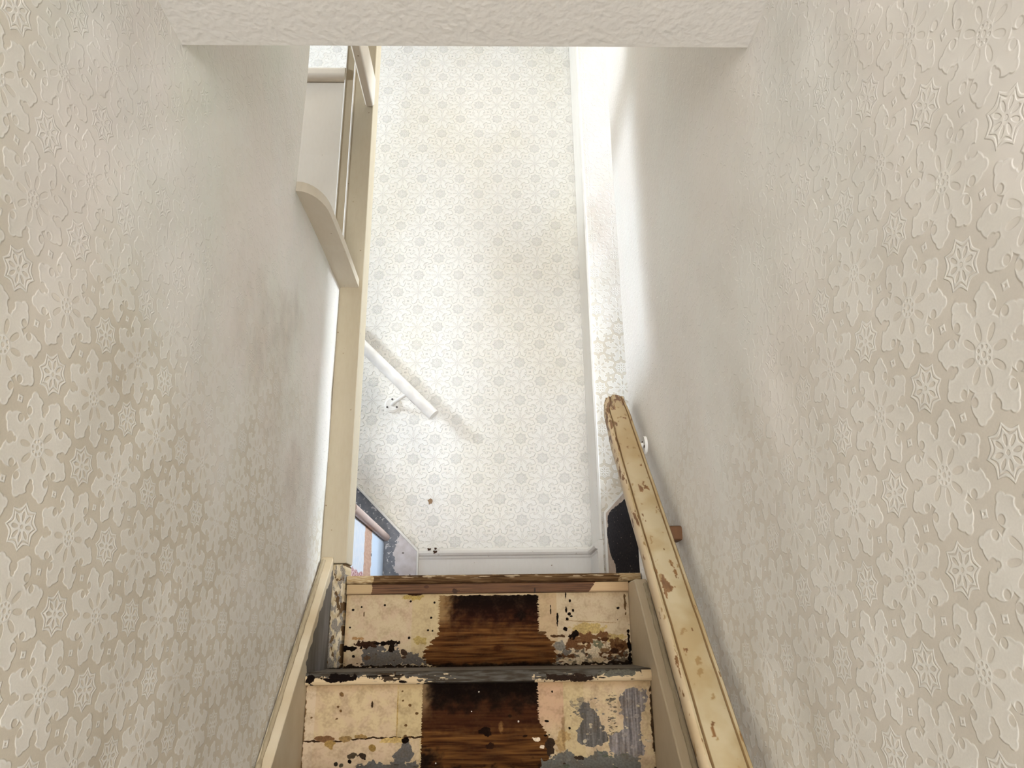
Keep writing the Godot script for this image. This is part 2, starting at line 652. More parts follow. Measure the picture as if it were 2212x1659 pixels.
# ---------------------------------------------------------------- the room
func walls() -> void:
	var low := -EYE
	var tall := 2.62
	var cell := Vector2(0.150, 0.142)
	# wall on the dirtier side: full height up to where the ledge begins, then a half wall to the newel
	var s := Shape.new()
	var uv_l := func(a: float, b: float) -> Vector2: return Vector2((a - 0.737) / cell.x, -(b - 0.0252) / cell.y)
	var wear_l := func(a: float, b: float) -> Vector2: return Vector2(clampf((1.85 - a) / 1.55, 0.002, 0.998), clampf((1.3 - b) / 1.9, 0.002, 0.998))
	var on_l := func(a: float, b: float, o: float) -> Vector3: return Vector3(WL + o, b, a)
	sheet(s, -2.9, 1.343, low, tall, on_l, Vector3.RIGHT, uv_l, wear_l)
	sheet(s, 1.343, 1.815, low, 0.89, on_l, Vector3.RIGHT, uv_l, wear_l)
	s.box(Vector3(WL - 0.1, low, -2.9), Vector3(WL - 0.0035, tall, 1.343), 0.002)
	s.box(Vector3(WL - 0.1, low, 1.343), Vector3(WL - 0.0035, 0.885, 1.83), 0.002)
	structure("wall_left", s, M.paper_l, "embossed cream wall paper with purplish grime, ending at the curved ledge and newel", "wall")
	s = Shape.new()
	var uv_r := func(a: float, b: float) -> Vector2: return Vector2((a - 0.6308) / cell.x, -(b + 0.0286) / cell.y)
	var wear_r := func(a: float, b: float) -> Vector2: return Vector2(clampf((1.85 - a) / 1.55, 0.002, 0.998), clampf((1.3 - b) / 1.9, 0.002, 0.998))
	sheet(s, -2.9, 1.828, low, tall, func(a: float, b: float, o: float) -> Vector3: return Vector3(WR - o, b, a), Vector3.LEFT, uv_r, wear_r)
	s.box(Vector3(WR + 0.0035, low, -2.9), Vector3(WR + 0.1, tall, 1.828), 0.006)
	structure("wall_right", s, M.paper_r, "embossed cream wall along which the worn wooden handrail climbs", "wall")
	# wall facing the stair head
	s = Shape.new()
	var uv_b := func(a: float, b: float) -> Vector2: return Vector2((a - 0.0114) / cell.x, -(b - 0.5853) / cell.y)
	var wear_b := func(a: float, b: float) -> Vector2: return Vector2(clampf((a + 1.2) / 1.6, 0.002, 0.998), clampf((2.4 - b) / 2.4, 0.002, 0.998))
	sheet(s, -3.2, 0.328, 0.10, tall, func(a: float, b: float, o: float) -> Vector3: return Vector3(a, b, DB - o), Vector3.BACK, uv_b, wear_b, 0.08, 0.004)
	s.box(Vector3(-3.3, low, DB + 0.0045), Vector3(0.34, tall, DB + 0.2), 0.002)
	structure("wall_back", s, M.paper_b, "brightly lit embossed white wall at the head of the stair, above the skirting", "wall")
	s = Shape.new()
	for e in 1:
		var rr := []
		for f in 2:
			var ring := []
			for j in 9:
				var g := TAU * j / 9
				ring.append(Vector3(-0.225 + cos(g) * 0.008 * (1.0 + 0.3 * sin(j * 2.1)), 0.437 + sin(g) * 0.010 * (1.0 + 0.3 * sin(j * 3.3)), DB - 0.0002 - 0.0012 * f))
			rr.append(ring)
		s.loft(rr)
	build("torn_patch", s, paint(rgb(150, 122, 96), 0.9), get_node("wall_back"))
	s = Shape.new()
	var uv_n := func(a: float, b: float) -> Vector2: return Vector2((a - 0.3465) / cell.x, -(b - 0.4945) / cell.y)
	var wear_n := func(a: float, b: float) -> Vector2: return Vector2(clampf(a + 0.1, 0.002, 0.998), clampf((2.4 - b) / 2.4, 0.002, 0.998))
	sheet(s, 0.328, 2.2, 0.10, tall, func(a: float, b: float, o: float) -> Vector3: return Vector3(a, b, DN - o), Vector3.BACK, uv_n, wear_n, 0.08, 0.003)
	s.box(Vector3(0.328, low, DN + 0.0035), Vector3(2.3, tall, DN + 0.39), 0.002)
	structure("wall_back_001", s, M.paper_l, "narrow strip of yellowed embossed wall stepping forward beyond the white corner trim", "wall")
	structure("trim_1", Shape.new().box(Vector3(0.3195, 0.28, DN - 0.004), Vector3(0.3295, tall, DB), 0.004), M.white, "glossy white corner board running up the step in the bright wall", "trim")
	# shell that the photograph does not show, so that light comes from the unseen windows and lamp alone
	structure("wall_rear", Shape.new().box(Vector3(-3.3, low, -3.0), Vector3(2.3, tall, -2.9), 0.002), M.plaster, "plain plastered wall behind the foot of the stair", "wall")
	structure("wall_far_left", Shape.new().box(Vector3(-3.3, low, -2.9), Vector3(-3.2, tall, DB), 0.002), M.plaster, "plain plastered end wall of the upper landing past the newel", "wall")
	structure("wall_far_right", Shape.new().box(Vector3(2.2, low, -2.9), Vector3(2.3, tall, DN), 0.002), M.plaster, "plain plastered end wall beyond the black stained string", "wall")
	structure("floor", Shape.new().box(Vector3(-3.3, low - 0.1, -3.0), Vector3(2.3, low, DB + 0.2), 0.002), M.board, "bare boarded floor at the foot of the stair", "floor")
	structure("floor_landing", Shape.new().box(Vector3(-0.356, G - 0.12, 1.838), Vector3(0.46, G - 0.001, DB), 0.002), M.board, "bare landing floor between the top step and the bright wall", "floor")
	structure("floor_upper_left", Shape.new().box(Vector3(-3.2, 0.78, -2.9), Vector3(-0.52, 0.888, 1.835), 0.002), M.board, "boarded upper landing behind the ledge", "floor")
	structure("floor_upper_right", Shape.new().box(Vector3(0.45, 0.78, -2.9), Vector3(2.2, 0.888, 1.83), 0.002), M.board, "boarded upper landing behind the handrail wall", "floor")
	s = Shape.new().box(Vector3(WL - 0.02, 0.755, -2.9), Vector3(WR + 0.02, 0.93, 0.805), 0.008)
	structure("ceiling", s, M.ceiling, "low textured white ceiling over the lower stair, ending in a sharp edge", "ceiling")
	structure("ceiling_upper", Shape.new().box(Vector3(-3.3, tall, -3.0), Vector3(2.3, tall + 0.1, DB + 0.2), 0.002), M.plaster, "white upper ceiling above the landings", "ceiling")


func window(called: String, at: Vector3, along: int, size: Vector2, label: String) -> void:
	var o := Node3D.new()
	o.name = called
	add_child(o)
	o.position = v(at)
	tag(o, label, "window", "", "structure")
	var half := Vector3(size.x / 2, 0, 0) if along == 0 else Vector3(0, 0, size.x / 2)
	var thin := Vector3(0, 0, 0.02) if along == 0 else Vector3(0.02, 0, 0)
	var up := Vector3(0, size.y / 2, 0)
	var bar := (half.normalized() + thin.normalized() * 0.0) * 0.025
	var bar_up := Vector3(0, 0.025, 0)
	for k in [-1.0, 0.0, 1.0]:
		var c: Vector3 = at + half * k
		build("frame_bar", Shape.new().box(c - bar - up - thin, c + bar + up + thin, 0.004), M.white, o)
	for k in [-1.0, 1.0]:
		var c: Vector3 = at + up * k
		build("frame_bar", Shape.new().box(c - half - bar_up - thin, c + half + bar_up + thin, 0.004), M.white, o)
	build("pane", Shape.new().box(at - half - up - thin * 0.2, at + half + up + thin * 0.2, 0.001), M.pane, o)


func windows() -> void:
	var m := paint(rgb(235, 240, 245), 0.3)
	m.emission_enabled = true
	m.emission = Color(0.9, 0.95, 1.0)
	m.emission_energy_multiplier = 1.0
	M.pane = m  # glow of the unseen windows and of the lamp shade
	window("window_1", Vector3(-3.17, 2.05, 0.82), 1, Vector2(0.54, 0.7), "unseen obscured window past the upper landing, placed to light the bright wall")
	window("window_2", Vector3(2.17, 1.35, 2.03), 1, Vector2(0.48, 0.74), "unseen obscured window past the black string, placed to light the side of the newel")
	window("window_3", Vector3(-0.03, -0.35, -2.84), 0, Vector2(0.70, 1.96), "unseen obscured window behind the foot of the stair, placed to light the stair walls and low ceiling")


func unseen_ceiling_lamp() -> void:
	var at := Vector3(-0.03, 2.60, 1.55)
	var o := thing("unseen_ceiling_light", "round opal ceiling lamp high above the stair head, out of sight over the low ceiling, placed to light the upper walls", "lamp", at)
	var s := Shape.new()
	build("base", s.loft([s.circle(at + Vector3(0, 0.02, 0), Vector3.RIGHT, Vector3.BACK, 0.15, 28), s.circle(at + Vector3(0, -0.015, 0), Vector3.RIGHT, Vector3.BACK, 0.15, 28)], 1.0, true, 40.0), M.white, o)
	s = Shape.new()
	build("shade", s.loft([s.circle(at + Vector3(0, -0.015, 0), Vector3.RIGHT, Vector3.BACK, 0.14, 28), s.circle(at + Vector3(0, -0.045, 0), Vector3.RIGHT, Vector3.BACK, 0.125, 28), s.circle(at + Vector3(0, -0.06, 0), Vector3.RIGHT, Vector3.BACK, 0.08, 28)], 1.0, true, 50.0), M.pane, o)
	area_light("unseen_ceiling_lamp_light", at + Vector3(0.0, -0.07, 0.0), at + Vector3(0.001, -1.0, 0.001), Vector2(0.24, 0.24), 0.65, Color(1.0, 0.95, 0.86))  # unseen lamp, placed to brighten the upper walls


# ---------------------------------------------------------------- the stair in the foreground
func pts(flat: Array) -> PackedVector2Array:
	var out := PackedVector2Array()
	for k in range(0, flat.size(), 2):
		out.append(Vector2(flat[k], flat[k + 1]))
	return out


func bare_wood(im: Image, x: int, y: int, dark: Color, mid: Color, light: Color, seed_at: float) -> Color:
	var g := 0.5 + 0.75 * grain.get_noise_2d(x * 0.22 + seed_at, y * 3.6 + 14.0 * noise_c.get_noise_2d(x * 0.12 + seed_at, y * 0.5))
	var c := mid.lerp(light, clampf(g * 1.5 - 0.45, 0, 1))
	return c.lerp(dark, clampf(0.75 - 1.9 * g, 0, 1))


func riser_upper() -> Image:
	var W := 1024
	var H := 256
	var im := canvas(W, H, rgb(194, 173, 140))
	var black := rgb(16, 9, 6)
	var cream := rgb(194, 173, 140)
	var grey := rgb(96, 90, 84)
	for y in H:
		for x in W:
			var s := float(x) / W
			var t := float(y) / H
			var n := noise_c.get_noise_2d(x * 0.8, y * 0.8)
			var c := cream.lerp(rgb(188, 160, 134), clampf(0.5 + 2.0 * n, 0, 1) * 0.5)
			if s > 0.232 and s < 0.34:
				c = c.lerp(rgb(188, 166, 126), 0.8)
			if s > 0.67 and s < 0.742:
				c = c.lerp(rgb(180, 150, 112), 0.6)
			if s > 0.742:
				c = c.lerp(rgb(192, 172, 142), 0.5)
			c = c.lerp(rgb(176, 146, 104), 0.35 * smoothstep(0.1, 0.0, t) + 0.5 * smoothstep(0.02, 0.0, s))
			# bare strip where a carpet runner lay: brushy edges above, chewed edges below
			var rag := 0.010 * noise_a.get_noise_2d(x * 0.4, y * 5.0) + 0.022 * noise_a.get_noise_2d(x * 0.5 + 99.0, y * 1.3) * smoothstep(0.4, 0.7, t)
			var l := 0.327 + rag
			var r := 0.676 + rag
			if t > 0.52:
				l -= 0.055 * smoothstep(0.52, 0.84, t)
				r += 0.058 * smoothstep(0.5, 0.74, t)
			if t > 0.92:
				l += 0.055 * smoothstep(0.92, 1.0, t)
			if s > l and s < r and t > 0.025 + 0.02 * noise_a.get_noise_2d(x, 3.0):
				var w := bare_wood(im, x, y, rgb(36, 19, 8), rgb(78, 46, 22), rgb(118, 78, 40), 0.0)
				var dark_top := smoothstep(0.62, 0.22, t + 0.16 * noise_a.get_noise_2d(x * 0.6, y * 0.6)) * smoothstep(0.325, 0.40, s + 0.03 * noise_a.get_noise_2d(y, x))  # bare strip darker towards its top
				w = w.lerp(rgb(34, 15, 9).lerp(black, smoothstep(0.35, 0.05, t)), dark_top * 0.96)
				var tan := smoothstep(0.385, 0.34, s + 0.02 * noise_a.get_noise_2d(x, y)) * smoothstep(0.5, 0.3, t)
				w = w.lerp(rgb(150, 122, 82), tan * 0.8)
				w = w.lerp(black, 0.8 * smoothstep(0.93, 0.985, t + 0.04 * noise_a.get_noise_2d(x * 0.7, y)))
				c = w
			im.set_pixel(x, y, c)
	blot(im, 0.535, 0.75, 0.02, 0.05, rgb(58, 30, 14), 0.4, 0.8, 0.5)
	blot(im, 0.62, 0.30, 0.03, 0.09, black, 0.5, 0.7, 0.5)
	# flaked foot of the riser, by the newel
	patch(im, pts([0.07, 0.97, 0.06, 0.84, 0.075, 0.70, 0.12, 0.67, 0.148, 0.80, 0.17, 0.70, 0.19, 0.74, 0.205, 0.9, 0.2, 0.98]), grey, 0.012)
	patch(im, pts([0.205, 0.97, 0.215, 0.82, 0.24, 0.77, 0.258, 0.88, 0.30, 0.97]), grey, 0.012)
	blot(im, 0.02, 0.735, 0.045, 0.032, black, 0.6)
	blot(im, 0.078, 0.675, 0.033, 0.05, rgb(46, 28, 18), 0.7)
	blot(im, 0.115, 0.67, 0.018, 0.022, black, 0.6)
	blot(im, 0.158, 0.665, 0.032, 0.034, black, 0.7)
	blot(im, 0.166, 0.73, 0.011, 0.05, black, 0.6)
	blot(im, 0.082, 0.86, 0.013, 0.035, rgb(92, 70, 52), 0.6)
	blot(im, 0.035, 0.84, 0.005, 0.016, black, 0.5)
	blot(im, 0.206, 0.80, 0.011, 0.04, rgb(60, 44, 34), 0.6)
	blot(im, 0.262, 0.64, 0.022, 0.055, rgb(168, 144, 88), 0.5)
	blot(im, 0.235, 0.035, 0.036, 0.05, rgb(170, 144, 84), 0.6)
	blot(im, 0.238, 0.0, 0.03, 0.018, rgb(58, 36, 22), 0.6)
	blot(im, 0.05, 0.60, 0.02, 0.02, rgb(150, 108, 64), 0.9, 0.8)
	blot(im, 0.064, 0.27, 0.0022, 0.04, rgb(84, 62, 40), 0.2)
	for k in [[0.054, 0.17], [0.025, 0.21], [0.224, 0.60], [0.136, 0.15], [0.29, 0.5], [0.305, 0.51], [0.226, 0.1], [0.018, 0.45], [0.31, 0.12], [0.3, 0.33]]:
		blot(im, k[0], k[1], 0.0042, 0.016, black, 0.4)
	# ruined corner by the handrail
	blot(im, 0.85, 0.51, 0.062, 0.085, rgb(178, 152, 98), 0.35)
	blot(im, 0.93, 0.63, 0.055, 0.05, rgb(178, 152, 98), 0.5)
	patch(im, pts([0.775, 0.66, 0.80, 0.56, 0.86, 0.58, 0.915, 0.56, 0.92, 0.62, 0.86, 0.66, 0.86, 0.78, 0.79, 0.80, 0.765, 0.75]), rgb(104, 70, 44), 0.010)
	blot(im, 0.748, 0.74, 0.02, 0.075, rgb(128, 120, 108), 0.5)
	blot(im, 0.88, 0.73, 0.018, 0.06, rgb(112, 108, 84), 0.5)
	blot(im, 0.955, 0.735, 0.042, 0.09, rgb(96, 66, 40), 0.45)
	blot(im, 0.91, 0.86, 0.072, 0.045, rgb(84, 54, 34), 0.7)
	blot(im, 0.96, 0.87, 0.03, 0.03, rgb(78, 52, 32), 0.6)
	blot(im, 0.80, 0.60, 0.016, 0.06, black, 0.8)
	blot(im, 0.772, 0.51, 0.010, 0.035, black, 0.7)
	blot(im, 0.745, 0.605, 0.02, 0.022, rgb(70, 46, 28), 0.8)
	blot(im, 0.685, 0.555, 0.016, 0.02, rgb(84, 58, 34), 0.7)
	patch(im, pts([0.74, 0.86, 0.80, 0.80, 0.88, 0.90, 0.98, 0.86, 0.985, 1.0, 0.73, 1.0]), rgb(104, 92, 76), 0.02)
	scatter(im, 0.745, 0.80, 0.975, 0.98, 60, [rgb(196, 176, 146), rgb(184, 160, 126), rgb(88, 60, 38), rgb(52, 32, 20), rgb(110, 102, 92), rgb(196, 176, 146)], 0.004, 0.026, 0.55, 5)
	scatter(im, 0.77, 0.60, 0.975, 0.86, 34, [rgb(70, 42, 24), rgb(104, 72, 46), rgb(192, 168, 130), rgb(60, 36, 20), rgb(120, 90, 60)], 0.003, 0.018, 0.5, 9)
	scatter(im, 0.0, 0.72, 0.30, 0.99, 30, [rgb(188, 166, 132), rgb(60, 44, 34), rgb(104, 96, 88)], 0.002, 0.010, 0.7, 15)
	for k in [[0.743, 0.36, 0.0035, 0.06], [0.742, 0.44, 0.003, 0.04], [0.775, 0.06, 0.0022, 0.05], [0.775, 0.25, 0.003, 0.045], [0.785, 0.30, 0.006, 0.02], [0.792, 0.33, 0.008, 0.012], [0.80, 0.25, 0.004, 0.02], [0.79, 0.12, 0.004, 0.02], [0.72, 0.25, 0.0025, 0.06], [0.778, 0.37, 0.004, 0.02], [0.96, 0.22, 0.005, 0.02], [0.955, 0.39, 0.003, 0.012]]:
		blot(im, k[0], k[1], k[2], k[3], black, 0.7)
	patch(im, pts([0.77, 0.385, 0.83, 0.40, 0.95, 0.43, 0.95, 0.436, 0.83, 0.408, 0.77, 0.392]), rgb(140, 112, 76), 0.001)
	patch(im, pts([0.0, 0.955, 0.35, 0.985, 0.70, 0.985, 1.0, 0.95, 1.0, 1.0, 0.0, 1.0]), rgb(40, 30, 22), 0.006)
	blot(im, 0.992, 0.75, 0.006, 0.26, black, 0.8)
	blot(im, 0.985, 0.15, 0.004, 0.14, rgb(96, 72, 46), 0.8)
	soil(im, 0.34, rgb(110, 86, 58), 12.0)
	return im


func riser_lower() -> Image:
	var W := 1024
	var H := 300
	var cream := rgb(192, 169, 132)
	var im := canvas(W, H, cream)
	var black := rgb(14, 7, 4)
	var grey := rgb(92, 87, 82)
	for y in H:
		for x in W:
			var s := float(x) / W
			var t := float(y) / H
			var n := noise_c.get_noise_2d(x * 0.8 + 500.0, y * 0.8)
			var c := cream.lerp(rgb(184, 156, 130), clampf(0.5 + 2.0 * n, 0, 1) * 0.45)
			if s > 0.262 and s < 0.34:
				c = c.lerp(rgb(184, 162, 118), 0.7)
			if s < 0.03:
				c = c.lerp(rgb(198, 178, 152), 0.6)
			if s > 0.66 and s < 0.742:
				c = c.lerp(rgb(186, 148, 118), 0.75 * smoothstep(0.62, 0.3, t))
			if s > 0.742 and s < 0.80:
				c = c.lerp(rgb(186, 164, 122), 0.7)
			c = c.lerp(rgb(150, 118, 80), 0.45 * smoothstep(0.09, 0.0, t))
			if t > 0.55 and s < 0.33:
				c = c.lerp(rgb(188, 162, 136), 0.5)
			var rag := 0.008 * noise_a.get_noise_2d(x * 0.4, y * 5.0 + 70.0)
			var l := 0.335 + rag * 0.6
			var r := 0.668 + rag + 0.03 * smoothstep(0.35, 0.6, t)
			if s > l and s < r:
				var w := bare_wood(im, x, y, rgb(30, 15, 7), rgb(68, 39, 18), rgb(112, 74, 36), 300.0)
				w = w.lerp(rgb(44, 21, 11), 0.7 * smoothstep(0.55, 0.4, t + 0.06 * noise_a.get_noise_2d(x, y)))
				var dark_top := smoothstep(0.34, 0.10, t + 0.14 * noise_a.get_noise_2d(x * 0.6 + 40.0, y * 0.6))  # darker towards the top of the bare strip
				w = w.lerp(black, dark_top * 0.96)
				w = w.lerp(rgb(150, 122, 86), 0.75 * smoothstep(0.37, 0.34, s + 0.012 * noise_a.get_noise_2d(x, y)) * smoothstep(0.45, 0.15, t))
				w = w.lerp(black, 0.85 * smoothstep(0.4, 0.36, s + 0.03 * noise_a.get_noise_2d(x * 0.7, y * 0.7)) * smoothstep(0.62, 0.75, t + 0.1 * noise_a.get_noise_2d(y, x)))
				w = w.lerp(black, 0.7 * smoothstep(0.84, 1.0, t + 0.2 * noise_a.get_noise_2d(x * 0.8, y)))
				c = w
			im.set_pixel(x, y, c)
	blot(im, 0.517, 0.49, 0.016, 0.045, rgb(24, 12, 6), 0.6)
	blot(im, 0.53, 0.635, 0.012, 0.03, rgb(40, 22, 12), 0.8)
	blot(im, 0.63, 0.545, 0.008, 0.018, rgb(30, 16, 8), 0.8)
	blot(im, 0.588, 0.34, 0.006, 0.015, rgb(30, 16, 8), 0.6)
	for k in [[0.611, 0.40, 0.0028, 0.012], [0.498, 0.09, 0.002, 0.007], [0.477, 0.29, 0.002, 0.006], [0.377, 0.80, 0.002, 0.008], [0.373, 0.86, 0.002, 0.008]]:
		blot(im, k[0], k[1], k[2], k[3], rgb(224, 214, 200), 0.3)
	blot(im, 0.562, 0.46, 0.008, 0.06, rgb(148, 110, 66), 0.5, 0.6, 0.5)
	blot(im, 0.66, 0.585, 0.010, 0.022, rgb(220, 200, 172), 0.9)
	blot(im, 0.677, 0.66, 0.007, 0.016, rgb(220, 200, 172), 0.9)
	# split across the old paint and what flaked off along it
	for k in [[0.0, 0.565, 0.10, 0.572], [0.10, 0.572, 0.16, 0.545], [0.15, 0.545, 0.34, 0.54]]:
		patch(im, pts([k[0], k[1] - 0.008, k[2], k[3] - 0.008, k[2], k[3] + 0.008, k[0], k[1] + 0.008]), rgb(44, 28, 16), 0.003)
	blot(im, 0.062, 0.545, 0.027, 0.034, rgb(112, 80, 52), 0.3)
	blot(im, 0.078, 0.60, 0.014, 0.045, rgb(146, 116, 66), 0.5)
	blot(im, 0.122, 0.545, 0.017, 0.03, rgb(140, 112, 70), 0.6)
	blot(im, 0.166, 0.525, 0.017, 0.022, rgb(146, 116, 70), 0.6)
	blot(im, 0.26, 0.57, 0.045, 0.03, rgb(186, 156, 98), 0.6)
	blot(im, 0.265, 0.30, 0.0016, 0.28, rgb(168, 138, 84), 0.3)
	blot(im, 0.198, 0.645, 0.014, 0.03, rgb(132, 104, 56), 0.8)
	blot(im, 0.14, 0.715, 0.012, 0.03, rgb(70, 58, 44), 0.6)
	blot(im, 0.172, 0.725, 0.013, 0.026, rgb(44, 34, 26), 0.8)
	blot(im, 0.137, 0.77, 0.005, 0.022, black, 0.8)
	blot(im, 0.098, 0.79, 0.006, 0.022, rgb(42, 34, 26), 0.4)
	blot(im, 0.112, 0.805, 0.007, 0.022, rgb(74, 66, 50), 0.4)
	blot(im, 0.192, 0.20, 0.003, 0.05, rgb(48, 34, 22), 0.7)
	blot(im, 0.103, 0.10, 0.006, 0.022, rgb(108, 80, 48), 0.7)
	for k in [[0.094, 0.222], [0.102, 0.263], [0.28, 0.17], [0.30, 0.22], [0.29, 0.42], [0.278, 0.07], [0.32, 0.3], [0.02, 0.33], [0.092, 0.345], [0.29, 0.53], [0.303, 0.54]]:
		blot(im, k[0], k[1], 0.004, 0.012, rgb(92, 66, 38), 0.8)
	patch(im, pts([0.29, 0.56, 0.306, 0.62, 0.314, 0.70, 0.306, 0.78, 0.262, 0.78, 0.25, 0.72, 0.272, 0.67, 0.278, 0.6]), grey, 0.005)
	blot(im, 0.291, 0.575, 0.010, 0.03, black, 0.5)
	patch(im, pts([0.14, 1.0, 0.155, 0.82, 0.20, 0.76, 0.235, 0.82, 0.262, 0.77, 0.33, 0.80, 0.33, 1.0]), grey, 0.010)
	scatter(im, 0.15, 0.8, 0.33, 1.0, 26, [rgb(182, 164, 136), rgb(70, 62, 54)], 0.002, 0.010, 0.5, 31)
	# filler and primer smeared on by the handrail side
	patch(im, pts([0.775, 0.60, 0.785, 0.45, 0.795, 0.36, 0.775, 0.29, 0.80, 0.22, 0.815, 0.22, 0.84, 0.36, 0.862, 0.55, 0.865, 0.62, 0.82, 0.68, 0.78, 0.62]), grey, 0.008, 0.95, 0.35)
	patch(im, pts([0.76, 0.22, 0.79, 0.18, 0.81, 0.26, 0.78, 0.32]), grey, 0.02, 0.5)
	scatter(im, 0.866, 0.10, 0.893, 0.60, 90, [rgb(96, 86, 70), rgb(112, 102, 88), rgb(84, 72, 56)], 0.0015, 0.0065, 0.5, 41)
	scatter(im, 0.76, 0.17, 0.845, 0.40, 70, [rgb(104, 94, 78), rgb(92, 86, 80)], 0.0012, 0.005, 0.5, 43)
	patch(im, pts([0.905, 0.16, 0.93, 0.08, 0.95, 0.05, 0.962, 0.09, 0.985, 0.09, 0.982, 0.26, 0.965, 0.36, 0.96, 0.5, 0.97, 0.72, 0.94, 0.80, 0.87, 0.72, 0.868, 0.56, 0.91, 0.50, 0.912, 0.34]), rgb(120, 112, 108), 0.006, 1.0, 0.4)
	scatter(im, 0.90, 0.08, 0.985, 0.75, 24, [rgb(186, 170, 142), rgb(140, 130, 122)], 0.002, 0.008, 0.9, 47)
	scatter(im, 0.78, 0.3, 0.86, 0.66, 22, [rgb(176, 160, 134), rgb(120, 112, 104)], 0.0015, 0.006, 0.8, 49)
	patch(im, pts([0.672, 1.0, 0.672, 0.78, 0.71, 0.78, 0.725, 0.70, 0.75, 0.70, 0.77, 0.76, 0.80, 0.80, 0.83, 0.70, 0.85, 0.71, 0.87, 0.76, 0.90, 0.72, 0.955, 0.78, 0.96, 1.0]), rgb(104, 100, 92), 0.010)
	scatter(im, 0.68, 0.72, 0.97, 1.0, 40, [rgb(56, 46, 38), rgb(116, 110, 100), rgb(176, 156, 126), rgb(90, 92, 78)], 0.002, 0.014, 0.6, 53)
	blot(im, 0.70, 0.66, 0.013, 0.10, rgb(48, 36, 26), 0.5)
	blot(im, 0.735, 0.60, 0.02, 0.10, rgb(166, 134, 86), 0.7, 0.8)
	blot(im, 0.74, 0.5, 0.006, 0.2, rgb(110, 82, 50), 0.6, 0.5, 0.5)
	for k in [[0.692, 0.40, 0.006, 0.012], [0.689, 0.545, 0.005, 0.01], [0.698, 0.54, 0.003, 0.008], [0.757, 0.475, 0.003, 0.012], [0.71, 0.1, 0.003, 0.012]]:
		blot(im, k[0], k[1], k[2], k[3], black, 0.5)
	blot(im, 0.996, 0.4, 0.004, 0.4, rgb(60, 44, 28), 0.9)
	blot(im, 0.0, 0.5, 0.004, 0.5, rgb(104, 78, 50), 0.9)
	soil(im, 0.36, rgb(88, 66, 42), 620.0)
	return im


func nosing_image(lower: bool) -> Image:
	var W := 1024
	var H := 48
	var im := canvas(W, H, rgb(112, 106, 98))
	var black := rgb(20, 13, 9)
	for y in H:
		for x in W:
			var s := float(x) / W
			var t := float(y) / H
			var c: Color
			if lower:
				var lipped := 0.36 + 0.30 * noise_a.get_noise_2d(x * 0.9, 5.0) + 0.16 * noise_a.get_noise_2d(x * 3.0, y * 1.0)
				var cream := t > lipped and (s < 0.335 + 0.05 * noise_a.get_noise_2d(x * 0.8, y * 2.0) or s > 0.665 + 0.04 * noise_a.get_noise_2d(x * 0.8, y * 2.0))
				if s > 0.66 and s < 0.84:
					cream = t > lipped + 0.34
				if s > 0.97:
					cream = t > 0.1
				c = rgb(198, 174, 138) if cream else rgb(88, 83, 76).lerp(rgb(64, 56, 46), clampf(0.5 + 1.5 * noise_a.get_noise_2d(x * 0.4, y * 2.0), 0, 1))
				if s > 0.34 and s < 0.66 and t > 0.86:
					c = c.lerp(black, 0.6)
			else:
				c = bare_wood(im, x, y, rgb(44, 29, 18), rgb(82, 59, 37), rgb(122, 96, 66), 70.0)
				if s < 0.088 + 0.01 * noise_a.get_noise_2d(x, y) or s > 0.925 + 0.02 * noise_a.get_noise_2d(x, y * 2):
					c = rgb(188, 166, 130).lerp(rgb(150, 120, 80), clampf(0.3 + noise_a.get_noise_2d(x, y * 3.0), 0, 1))
				c = c.lerp(rgb(196, 176, 146), 0.8 * smoothstep(0.20, 0.32, noise_a.get_noise_2d(x * 0.35 + 600.0, y * 1.6)) * smoothstep(0.6, 0.2, t))
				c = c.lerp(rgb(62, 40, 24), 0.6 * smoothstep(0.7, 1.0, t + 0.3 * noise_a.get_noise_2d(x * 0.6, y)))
			im.set_pixel(x, y, c)
	if lower:
		blot(im, 0.10, 0.42, 0.045, 0.34, black, 0.5)
		blot(im, 0.015, 0.5, 0.013, 0.5, black, 0.6)
		blot(im, 0.245, 0.35, 0.03, 0.3, rgb(60, 48, 36), 0.9)
		blot(im, 0.28, 0.78, 0.012, 0.16, black, 0.5)
		blot(im, 0.22, 0.3, 0.06, 0.05, black, 0.4)
		blot(im, 0.75, 0.62, 0.075, 0.26, rgb(44, 32, 24), 0.8)
		blot(im, 0.80, 0.78, 0.03, 0.2, rgb(44, 32, 24), 0.7)
		blot(im, 0.90, 0.32, 0.05, 0.26, rgb(96, 92, 80), 0.7)
		scatter(im, 0.2, 0.15, 0.44, 0.85, 50, [rgb(190, 170, 138), rgb(56, 44, 34), rgb(190, 170, 138)], 0.0015, 0.010, 0.25, 57)
		scatter(im, 0.66, 0.2, 1.0, 0.9, 40, [rgb(190, 170, 138), rgb(40, 30, 22), rgb(84, 80, 72)], 0.0015, 0.012, 0.25, 59)
	return im


func batten_image() -> Image:
	var im := canvas(1024, 48, Color.WHITE)
	for y in 48:
		for x in 1024:
			var s := x / 1024.0
			var c := bare_wood(im, x, y * 2, rgb(50, 29, 16), rgb(92, 60, 36), rgb(118, 82, 52), 900.0)
			if s < 0.088 + 0.006 * noise_a.get_noise_2d(x, y):
				c = rgb(180, 152, 112)
			if s > 0.868 + 0.03 * (y / 48.0 - 0.5) * -1.0 + 0.008 * noise_a.get_noise_2d(x, y):
				c = rgb(196, 164, 124)
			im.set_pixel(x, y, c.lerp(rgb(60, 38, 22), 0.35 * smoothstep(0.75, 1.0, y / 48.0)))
	blot(im, 0.28, 0.3, 0.009, 0.18, rgb(70, 40, 22), 0.3, 0.8)
	blot(im, 0.385, 0.75, 0.012, 0.25, rgb(48, 28, 16), 0.6, 0.8)
	blot(im, 0.665, 0.8, 0.004, 0.3, rgb(40, 24, 14), 0.5, 0.9)
	return im


